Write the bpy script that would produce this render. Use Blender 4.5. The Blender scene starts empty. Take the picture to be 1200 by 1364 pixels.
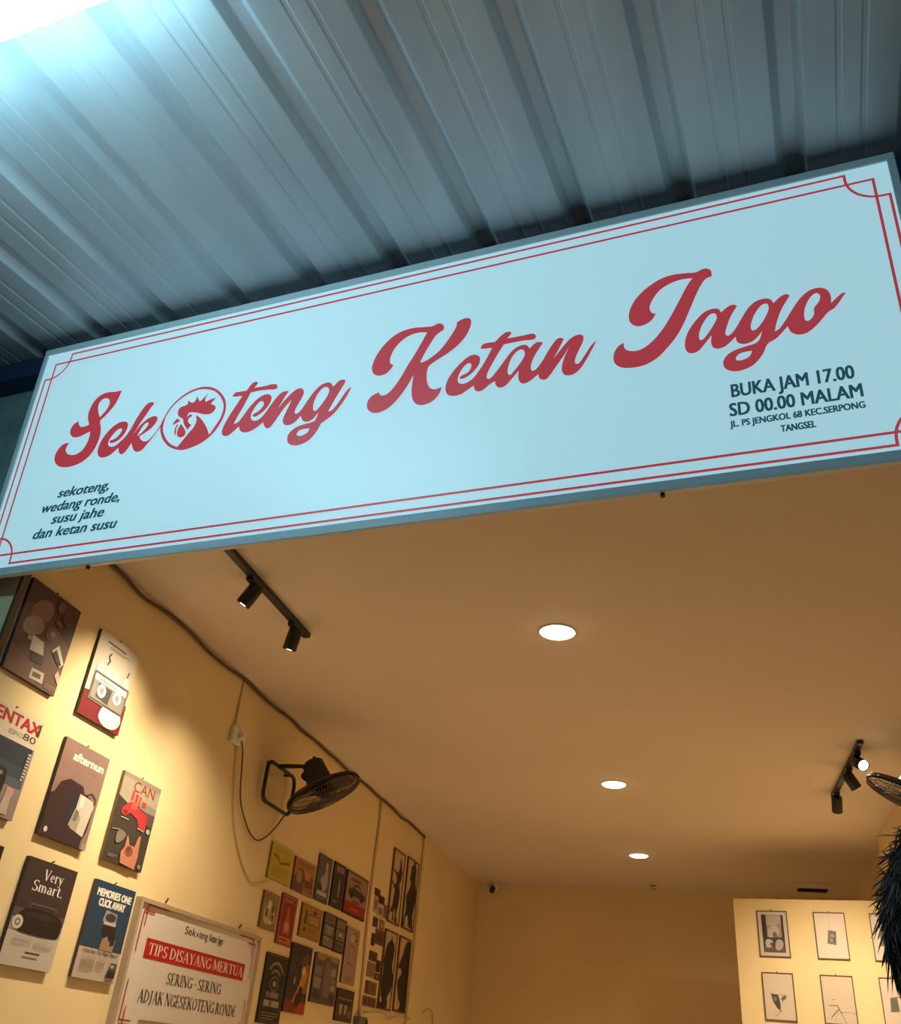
import bpy, bmesh, math, random
from mathutils import Vector, Matrix
random.seed(7)
C = bpy.context.scene.collection
SC = bpy.context.scene
PI = math.pi
CZ = 1.45                      # eye height above the pavement; heights below are given from the eye level and shifted by CZ

# ------------------------------------------------------------------ camera
cam_d = bpy.data.cameras.new('camera'); cam = bpy.data.objects.new('camera', cam_d); C.objects.link(cam)
R0, R1, R2 = (0.96598, 0.24531, 0.08193), (-0.06146, 0.52542, -0.84862), (-0.25123, 0.81471, 0.52262)
cam.matrix_world = Matrix(((R0[0], -R1[0], -R2[0], 0), (R0[1], -R1[1], -R2[1], 0), (R0[2], -R1[2], -R2[2], CZ), (0, 0, 0, 1)))
cam_d.sensor_fit = 'VERTICAL'; cam_d.sensor_height = 36.0; cam_d.lens = 36.0 * 1205.466 / 1364.0
cam_d.clip_start = 0.05; cam_d.clip_end = 100
SC.camera = cam

# ------------------------------------------------------------------ world (night) and exposure
w = bpy.data.worlds.new('night'); SC.world = w; w.use_nodes = True
w.node_tree.nodes['Background'].inputs[0].default_value = (0.35, 0.62, 0.75, 1)
w.node_tree.nodes['Background'].inputs[1].default_value = 0.03
SC.view_settings.view_transform = 'Standard'; SC.view_settings.look = 'None'
SC.view_settings.gamma = 1.0; SC.view_settings.use_curve_mapping = False
SC.view_settings.exposure = 0.0
WARM = (1.0, 0.77, 0.48)       # bulbs inside the shop
COLD = (0.42, 0.82, 1.0)       # fluorescent tube under the canopy
DOWN_W, SPOT_W, PART_W, TUBE_S, SIGN_S = 33.0, 84.0, 160.0, 40.0, 0.57

# ------------------------------------------------------------------ materials
def s2l(h):
    h = h.lstrip('#'); v = [int(h[i:i+2], 16) / 255 for i in (0, 2, 4)]
    return tuple((c / 12.92 if c <= 0.04045 else ((c + 0.055) / 1.055) ** 2.4) for c in v)
MATS = {}
def pm(col, rough=0.55, metal=0.0, emit=None, es=0.0, name=None):
    key = (col, rough, metal, emit, es)
    if key in MATS: return MATS[key]
    m = bpy.data.materials.new(name or ('paint_' + (col if isinstance(col, str) else 'mix').strip('#'))); m.use_nodes = True
    b = m.node_tree.nodes['Principled BSDF']
    c = s2l(col) if isinstance(col, str) else col
    b.inputs['Base Color'].default_value = (*c, 1); b.inputs['Roughness'].default_value = rough; b.inputs['Metallic'].default_value = metal
    if emit:
        b.inputs['Emission Color'].default_value = (*emit, 1); b.inputs['Emission Strength'].default_value = es
    MATS[key] = m
    return m
def noisy(name, ca, cb, scale=4.0, rough=0.6, metal=0.0, detail=6, stretch=(1, 1, 1), bump=0.0, lo=0.35, hi=0.65, bscale=None):
    m = bpy.data.materials.new(name); m.use_nodes = True; nt = m.node_tree; b = nt.nodes['Principled BSDF']
    tc = nt.nodes.new('ShaderNodeTexCoord'); mp = nt.nodes.new('ShaderNodeMapping'); mp.inputs['Scale'].default_value = stretch
    nz = nt.nodes.new('ShaderNodeTexNoise'); nz.inputs['Scale'].default_value = scale; nz.inputs['Detail'].default_value = detail
    cr = nt.nodes.new('ShaderNodeValToRGB'); cr.color_ramp.elements[0].position = lo; cr.color_ramp.elements[1].position = hi
    cr.color_ramp.elements[0].color = (*ca, 1); cr.color_ramp.elements[1].color = (*cb, 1)
    nt.links.new(tc.outputs['Object'], mp.inputs['Vector']); nt.links.new(mp.outputs['Vector'], nz.inputs['Vector'])
    nt.links.new(nz.outputs['Fac'], cr.inputs['Fac']); nt.links.new(cr.outputs['Color'], b.inputs['Base Color'])
    b.inputs['Roughness'].default_value = rough; b.inputs['Metallic'].default_value = metal
    if bump:
        n2 = nt.nodes.new('ShaderNodeTexNoise'); n2.inputs['Scale'].default_value = bscale or scale * 4; n2.inputs['Detail'].default_value = 3
        bp = nt.nodes.new('ShaderNodeBump'); bp.inputs['Strength'].default_value = bump; bp.inputs['Distance'].default_value = 0.01
        nt.links.new(tc.outputs['Object'], n2.inputs['Vector']); nt.links.new(n2.outputs['Fac'], bp.inputs['Height']); nt.links.new(bp.outputs['Normal'], b.inputs['Normal'])
    return m
M_WALL = noisy('yellow_wall_paint', (0.79, 0.62, 0.345), (0.83, 0.66, 0.375), 1.5, 0.75, bump=0.12, bscale=14)
M_BACK = noisy('ochre_wall_paint', (0.77, 0.61, 0.35), (0.81, 0.65, 0.38), 1.5, 0.75, bump=0.1, bscale=14)
M_CEIL = noisy('ceiling_paint', (0.70, 0.60, 0.50), (0.74, 0.64, 0.54), 0.8, 0.8, bump=0.05)
M_FLOOR = noisy('floor_tile', (0.42, 0.33, 0.24), (0.50, 0.40, 0.30), 2.0, 0.35)
M_PAVE = noisy('pavement', (0.09, 0.095, 0.10), (0.14, 0.145, 0.15), 3.0, 0.8, bump=0.3)
M_FACADE = noisy('mottled_concrete', (0.10, 0.17, 0.17), (0.30, 0.40, 0.40), 3.2, 0.8, bump=0.3, stretch=(1, 1, 0.6))
M_ZINC = noisy('zinc_sheet', (0.44, 0.50, 0.53), (0.60, 0.66, 0.69), 2.2, 0.45, 0.08, stretch=(2.2, 0.5, 1), lo=0.3, hi=0.7)
M_NAVY = pm((0.02, 0.045, 0.10), 0.5, name='navy_steel_paint')
M_BLACK = pm((0.012, 0.011, 0.011), 0.45, name='black_metal')
M_BLACKM = pm((0.02, 0.018, 0.017), 0.6, name='black_plastic')
M_WIRE = pm((0.10, 0.075, 0.055), 0.55, 0.0, name='fan_wire')
M_WOOD = pm((0.11, 0.065, 0.03), 0.5, name='brown_frame_wood')
M_WHITE = pm((0.75, 0.74, 0.70), 0.5, name='white_plastic')
M_ALU = pm((0.72, 0.80, 0.82), 0.45, 0.0, name='aluminium_trim')
M_CABLE = pm((0.10, 0.055, 0.03), 0.6, name='brown_cable')
M_WCABLE = pm((0.62, 0.47, 0.22), 0.6, name='painted_cable')
M_LAMP = pm((0.9, 0.85, 0.75), 0.4, 0, (1.0, 0.80, 0.52), 14.0, 'lit_diffuser')
M_SPOTLENS = pm((0.9, 0.85, 0.75), 0.3, 0, (1.0, 0.86, 0.62), 14.0, 'lit_spot_lens')
M_TUBE = pm((0.9, 0.95, 1.0), 0.3, 0, COLD, TUBE_S, 'lit_fluorescent_tube')
M_SIGN = pm((0.55, 0.60, 0.60), 0.35, 0, (0.52, 0.88, 1.0), SIGN_S, 'backlit_sign_face')
M_RED = pm((0.42, 0.020, 0.028), 0.4, 0, (1.0, 0.11, 0.15), SIGN_S * 0.52, 'red_vinyl')
M_INK = pm((0.012, 0.03, 0.04), 0.4, 0, (0.10, 0.50, 0.66), SIGN_S * 0.18, 'black_vinyl')

# ------------------------------------------------------------------ mesh helpers
class MB:
    """collects shapes into one mesh with material slots"""
    def __init__(s): s.bm = bmesh.new(); s.mats = []
    def mi(s, m):
        if m not in s.mats: s.mats.append(m)
        return s.mats.index(m)
    def face(s, pts, m):
        vs = [s.bm.verts.new(p) for p in pts]
        try: f = s.bm.faces.new(vs); f.material_index = s.mi(m); return f
        except ValueError: return None
    def box(s, lo, hi, m, mx=None, bev=0.0):
        (x0, y0, z0), (x1, y1, z1) = lo, hi
        P = [Vector(p) for p in ((x0,y0,z0),(x1,y0,z0),(x1,y1,z0),(x0,y1,z0),(x0,y0,z1),(x1,y0,z1),(x1,y1,z1),(x0,y1,z1))]
        if mx: P = [mx @ p for p in P]
        vs = [s.bm.verts.new(p) for p in P]; k = s.mi(m); fs = []
        for q in ((0,3,2,1),(4,5,6,7),(0,1,5,4),(1,2,6,5),(2,3,7,6),(3,0,4,7)):
            f = s.bm.faces.new([vs[i] for i in q]); f.material_index = k; fs.append(f)
        if bev:
            es = list({e for f in fs for e in f.edges})
            r = bmesh.ops.bevel(s.bm, geom=es, offset=bev, segments=2, affect='EDGES', profile=0.5)
            for f in r['faces']: f.material_index = k
    def tube(s, pts, r, m, n=10, closed=False, caps=True):
        pts = [Vector(p) for p in pts]; k = s.mi(m); rings = []; N = len(pts)
        up = None
        for i, p in enumerate(pts):
            a = pts[(i - 1) % N] if (closed or i > 0) else p
            b = pts[(i + 1) % N] if (closed or i < N - 1) else p
            t = (b - a).normalized()
            if up is None:
                up = t.orthogonal().normalized()
            up = (up - t * up.dot(t))
            up = up.normalized() if up.length > 1e-6 else t.orthogonal().normalized()
            sd = t.cross(up); rr = r[i] if isinstance(r, (list, tuple)) else r
            rings.append([s.bm.verts.new(p + (up * math.cos(2*PI*j/n) + sd * math.sin(2*PI*j/n)) * rr) for j in range(n)])
        for i in range(N if closed else N - 1):
            A, B = rings[i], rings[(i + 1) % N]
            off = 0
            if closed and i == N - 1:
                off = min(range(n), key=lambda o: (A[0].co - B[o].co).length)
            for j in range(n):
                try:
                    f = s.bm.faces.new((A[j], A[(j+1) % n], B[(j+1+off) % n], B[(j+off) % n])); f.material_index = k; f.smooth = True
                except ValueError: pass
        if caps and not closed:
            for q in (rings[0][::-1], rings[-1]):
                f = s.bm.faces.new(q); f.material_index = k
    def lathe(s, prof, m, mx=None, n=32, smooth=True, mlist=None):
        mx = mx or Matrix(); rings = []
        for (r, z) in prof:
            if r < 1e-6: rings.append([s.bm.verts.new(mx @ Vector((0, 0, z)))])
            else: rings.append([s.bm.verts.new(mx @ Vector((r*math.cos(2*PI*j/n), r*math.sin(2*PI*j/n), z))) for j in range(n)])
        for i in range(len(rings) - 1):
            A, B = rings[i], rings[i+1]; k = s.mi(mlist[i] if mlist else m)
            for j in range(n):
                a = [A[j % len(A)], A[(j+1) % len(A)]] if len(A) > 1 else [A[0]]
                b = [B[(j+1) % len(B)], B[j % len(B)]] if len(B) > 1 else [B[0]]
                try: f = s.bm.faces.new(a + b); f.material_index = k; f.smooth = smooth
                except ValueError: pass
    def prism(s, poly, z0, z1, m, mx=None):
        mx = mx or Matrix(); k = s.mi(m)
        a = [s.bm.verts.new(mx @ Vector((x, y, z0))) for x, y in poly]; b = [s.bm.verts.new(mx @ Vector((x, y, z1))) for x, y in poly]
        n = len(poly); fs = [s.bm.faces.new(a[::-1]), s.bm.faces.new(b)]
        for i in range(n): fs.append(s.bm.faces.new((a[i], a[(i+1) % n], b[(i+1) % n], b[i])))
        for f in fs: f.material_index = k
    def add_mesh(s, me, m, fn):
        k = s.mi(m); vs = [s.bm.verts.new(fn(v.co)) for v in me.vertices]
        for p in me.polygons:
            try: f = s.bm.faces.new([vs[i] for i in p.vertices]); f.material_index = k
            except ValueError: pass
    def build(s, name, parent=None, mx=None, recalc=True):
        if recalc: bmesh.ops.recalc_face_normals(s.bm, faces=s.bm.faces[:])
        me = bpy.data.meshes.new(name); s.bm.to_mesh(me); s.bm.free()
        for m in s.mats: me.materials.append(m)
        o = bpy.data.objects.new(name, me); C.objects.link(o)
        if parent: o.parent = parent
        if mx is not None: o.matrix_local = mx
        return o
def tag(o, label, cat, group=None):
    o['label'] = label; o['category'] = cat
    if group: o['group'] = group
    return o
def struct(o): o['kind'] = 'structure'; return o
def thing(name, label, cat, mx=None, group=None):
    o = bpy.data.objects.new(name, None); o.empty_display_size = 0.1; C.objects.link(o)
    if mx is not None: o.matrix_world = mx
    return tag(o, label, cat, group)
def frame_mx(o, u, v):
    u = Vector(u).normalized(); v = Vector(v).normalized(); n = u.cross(v).normalized(); v = n.cross(u)
    return Matrix(((u.x, v.x, n.x, o[0]), (u.y, v.y, n.y, o[1]), (u.z, v.z, n.z, o[2]), (0, 0, 0, 1)))
def aim_mx(o, d):                                   # local +Z looks along d
    d = Vector(d).normalized(); q = d.to_track_quat('Z', 'Y'); return Matrix.Translation(o) @ q.to_matrix().to_4x4()
def smooth_loop(pts, seg=6):
    """closed Catmull-Rom through pts; a third value marks a sharp corner"""
    n = len(pts); out = []
    for i in range(n):
        p0, p1, p2, p3 = pts[i-1], pts[i], pts[(i+1) % n], pts[(i+2) % n]
        a, b = Vector(p1[:2]), Vector(p2[:2])
        L = (b - a).length
        def tan(pa, pc, pb, corner):
            if corner: return None
            t = Vector(pb[:2]) - Vector(pa[:2]); return t.normalized() if t.length > 1e-9 else Vector((0, 0))
        ta = tan(p0, p1, p2, len(p1) > 2); tb = tan(p1, p2, p3, len(p2) > 2)
        if ta is None and tb is None: out.append(a); continue
        ta = (ta if ta is not None else (b - a).normalized()) * L; tb = (tb if tb is not None else (b - a).normalized()) * L
        for k in range(seg):
            t = k / seg; t2, t3 = t*t, t*t*t
            out.append(a*(2*t3-3*t2+1) + ta*(t3-2*t2+t) + b*(-2*t3+3*t2) + tb*(t3-t2))
    return out
def curve_mesh(loops):
    cu = bpy.data.curves.new('tmp', 'CURVE'); cu.dimensions = '2D'; cu.fill_mode = 'BOTH'
    for lp in loops:
        sp = cu.splines.new('POLY'); sp.points.add(len(lp) - 1); sp.use_cyclic_u = True
        for p, q in zip(sp.points, lp): p.co = (q[0], q[1], 0, 1)
    return realise(cu)
def realise(cu):
    ob = bpy.data.objects.new('tmp', cu); C.objects.link(ob)
    dg = bpy.context.evaluated_depsgraph_get(); dg.update()
    me = bpy.data.meshes.new_from_object(ob.evaluated_get(dg), depsgraph=dg)
    bpy.data.objects.remove(ob); bpy.data.curves.remove(cu)
    return me
TEXTS = {}
def text_mesh(txt, bold=0.0, shear=0.0, space=1.0):
    key = (txt, bold, shear, space)
    if key not in TEXTS:
        cu = bpy.data.curves.new('tmp', 'FONT'); cu.body = txt; cu.offset = bold; cu.shear = shear; cu.size = 1.0; cu.space_character = space
        cu.resolution_u = 3; cu.fill_mode = 'FRONT'
        TEXTS[key] = realise(cu)
    return TEXTS[key]
def cap_height():
    me = text_mesh('H'); return max(v.co.y for v in me.vertices)
CAP = cap_height()
def put_text(mb, txt, x0, y0, x1, cap, z, m, bold=0.0, shear=0.0, space=1.0, v0=None):
    """lettering from x0 to x1 on baseline y0 with capitals cap high"""
    me = text_mesh(txt, 0, shear, space)
    ax = min(v.co.x for v in me.vertices); bx = max(v.co.x for v in me.vertices)
    sx = (x1 - x0) / (bx - ax); sy = cap / CAP; st = bold * 1.6 * cap
    for dx, dy, dz in ((-1, -.5, 0), (1, -.5, 5e-5), (-1, .5, 1e-4), (1, .5, 1.5e-4), (0, 0, 2e-4)) if bold else ((0, 0, 0),):      # a heavy face is struck several times
        mb.add_mesh(me, m, lambda c: Vector((x0 + (c.x - ax) * sx + dx * st, y0 + c.y * sy + dy * st, z + dz)))
def word_spans(txt, x0, x1, shear=0.0):
    """where each word of a line set from x0 to x1 begins and ends"""
    ext = lambda t: (min(v.co.x for v in text_mesh(t, 0, shear).vertices), max(v.co.x for v in text_mesh(t, 0, shear).vertices))
    a, z = ext(txt); k = (x1 - x0) / (z - a); out = []; ws = txt.split(' ')
    for i, wd in enumerate(ws):
        r = ext(' '.join(ws[:i+1]))[1]; l = ext(wd)
        out.append((wd, x0 + (r - (l[1] - l[0]) - a) * k, x0 + (r - a) * k))
    return out
# a plain roman alphabet drawn as thick and thin strokes with serifs (unit height)
TK, TN = 0.15, 0.06
ROMAN = {
 'T': (0.75, [(.375,0,.375,1,TK),(.03,.97,.72,.97,TN),(.05,.80,.05,1,TN),(.70,.80,.70,1,TN),(.2,.02,.55,.02,.04)]),
 'I': (0.36, [(.18,0,.18,1,TK),(.02,.02,.34,.02,.04),(.02,.98,.34,.98,.04)]),
 'P': (0.66, [(.17,0,.17,1,TK),(.02,.02,.34,.02,.04),(.02,.98,.2,.98,.04),('a',.22,.73,.32,.25,90,-90)]),
 'S': (0.60, [('a',.31,.74,.22,.24,40,270),('a',.29,.26,.23,.24,90,-140),(.53,.76,.53,1,.05),(.06,.0,.06,.25,.05)]),
 'D': (0.82, [(.17,0,.17,1,TK),(.02,.02,.25,.02,.04),(.02,.98,.25,.98,.04),('a',.22,.5,.5,.47,90,-90)]),
 'A': (0.80, [(.10,0,.40,1,TN),(.40,1,.68,0,TK),(.2,.33,.58,.33,.05),(.0,.02,.22,.02,.04),(.54,.02,.82,.02,.04)]),
 'Y': (0.76, [(.12,1,.40,.45,TK),(.64,1,.40,.45,TN),(.39,0,.39,.48,TK),(.22,.02,.56,.02,.04),(.0,.98,.26,.98,.04),(.53,.98,.76,.98,.04)]),
 'N': (0.84, [(.13,0,.13,1,TN),(.14,1,.70,0,TK),(.70,0,.70,1,TN),(.0,.02,.26,.02,.04),(.58,.98,.82,.98,.04),(.0,.98,.16,.98,.04)]),
 'G': (0.80, [('a',.42,.5,.33,.47,40,320),(.68,.05,.68,.42,TK),(.5,.42,.8,.42,.04),(.68,.75,.68,.98,.05)]),
 'M': (0.98, [(.13,0,.13,1,TN),(.15,1,.47,.1,TK),(.47,.1,.80,1,TN),(.82,0,.82,1,TK),(.0,.02,.26,.02,.04),(.68,.02,.96,.02,.04),(.0,.98,.18,.98,.04),(.8,.98,.96,.98,.04)]),
 'V': (0.78, [(.12,1,.39,0,TK),(.39,0,.66,1,TN),(.0,.98,.26,.98,.04),(.53,.98,.78,.98,.04)]), 'e': (0.56, [('a',.29,.33,.20,.30,0,310),(.1,.36,.5,.36,.05)]),
 'r': (0.48, [(.15,0,.15,.66,TK),(.02,.02,.3,.02,.04),(.02,.64,.16,.64,.04),('a',.32,.46,.14,.18,150,40)]), 'y': (0.60, [(.10,.66,.32,.02,TK),(.50,.66,.24,-.22,TN),(.08,-.22,.26,-.22,.07),(.0,.64,.22,.64,.04),(.4,.64,.6,.64,.04)]),
 'm': (0.92, [(.14,0,.14,.66,TK),('a',.30,.46,.14,.18,170,0),(.44,0,.44,.50,TK),('a',.60,.46,.14,.18,170,0),(.75,0,.75,.50,TK),(.02,.02,.27,.02,.04),(.34,.02,.56,.02,.04),(.64,.02,.88,.02,.04),(.02,.64,.15,.64,.04)]),
 'a': (0.56, [('a',.28,.46,.15,.18,150,0),(.42,.06,.42,.5,TK),('a',.25,.19,.15,.19,60,330),(.4,.03,.54,.03,.05)]), 't': (0.42, [(.18,.08,.18,.86,TK),(.02,.64,.36,.64,.05),('a',.28,.12,.10,.10,180,330)]), '.': (0.28, [(.06,.06,.2,.06,.13)]),
 'E': (0.66, [(.17,0,.17,1,TK),(.02,.02,.60,.02,.05),(.02,.98,.58,.98,.05),(.2,.5,.46,.5,.05),(.60,0,.60,.24,.05),(.58,.78,.58,1,.05),(.46,.38,.46,.62,.04)]),
 'R': (0.78, [(.17,0,.17,1,TK),(.02,.02,.34,.02,.04),(.02,.98,.2,.98,.04),('a',.22,.74,.30,.24,90,-90),(.34,.5,.66,.02,TK),(.6,.02,.78,.02,.04)]),
 'U': (0.80, [(.17,.25,.17,1,TK),(.66,.25,.66,1,TN),('a',.415,.27,.235,.25,180,360),(.02,.98,.34,.98,.04),(.54,.98,.78,.98,.04)]),
 'J': (0.46, [(.26,.1,.26,1,TK),(.10,.98,.42,.98,.04),('a',.12,.08,.15,.2,0,-130)]),
 'K': (0.82, [(.17,0,.17,1,TK),(.02,.02,.34,.02,.04),(.02,.98,.34,.98,.04),(.2,.42,.62,.97,TN),(.34,.58,.68,.02,TK),(.5,.98,.76,.98,.04),(.56,.02,.82,.02,.04)]),
 'O': (0.84, [('a',.42,.5,.34,.46,0,360)]), '-': (0.36, [(.06,.42,.30,.42,.10)]), ' ': (0.28, [])}
def roman(mb, txt, x0, y0, x1, cap, z, m):
    W = sum(ROMAN[c][0] for c in txt); k = (x1 - x0) / W; cx = x0
    def seg(p, q, t):
        p, q = Vector(p), Vector(q); d = (q - p).normalized(); n = Vector((-d.y, d.x)) * t / 2
        quad = [p + n, p - n, q - n, q + n]
        mb.face([(cx + v.x * k, y0 + v.y * cap, z) for v in quad], m)
    for c in txt:
        wd, st = ROMAN[c]
        for sg in st:
            if sg[0] == 'a':
                _, ax, ay, rx, ry, a0, a1 = sg; n = 12; last = None
                for i in range(n + 1):
                    a = math.radians(a0 + (a1 - a0) * i / n); t = TN + (TK - TN) * abs(math.cos(a)) ** 1.5
                    d = Vector((math.cos(a), math.sin(a)))
                    o_ = Vector((ax + d.x * (rx + t/2*.6), ay + d.y * (ry + .02))); i_ = Vector((ax + d.x * (rx - t*.7), ay + d.y * (ry - .05)))
                    if last: mb.face([(cx + v.x * k, y0 + v.y * cap, z) for v in (last[0], last[1], i_, o_)], m)
                    last = (o_, i_)
            else: seg(sg[0:2], sg[2:4], sg[4])
        cx += wd * k
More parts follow.
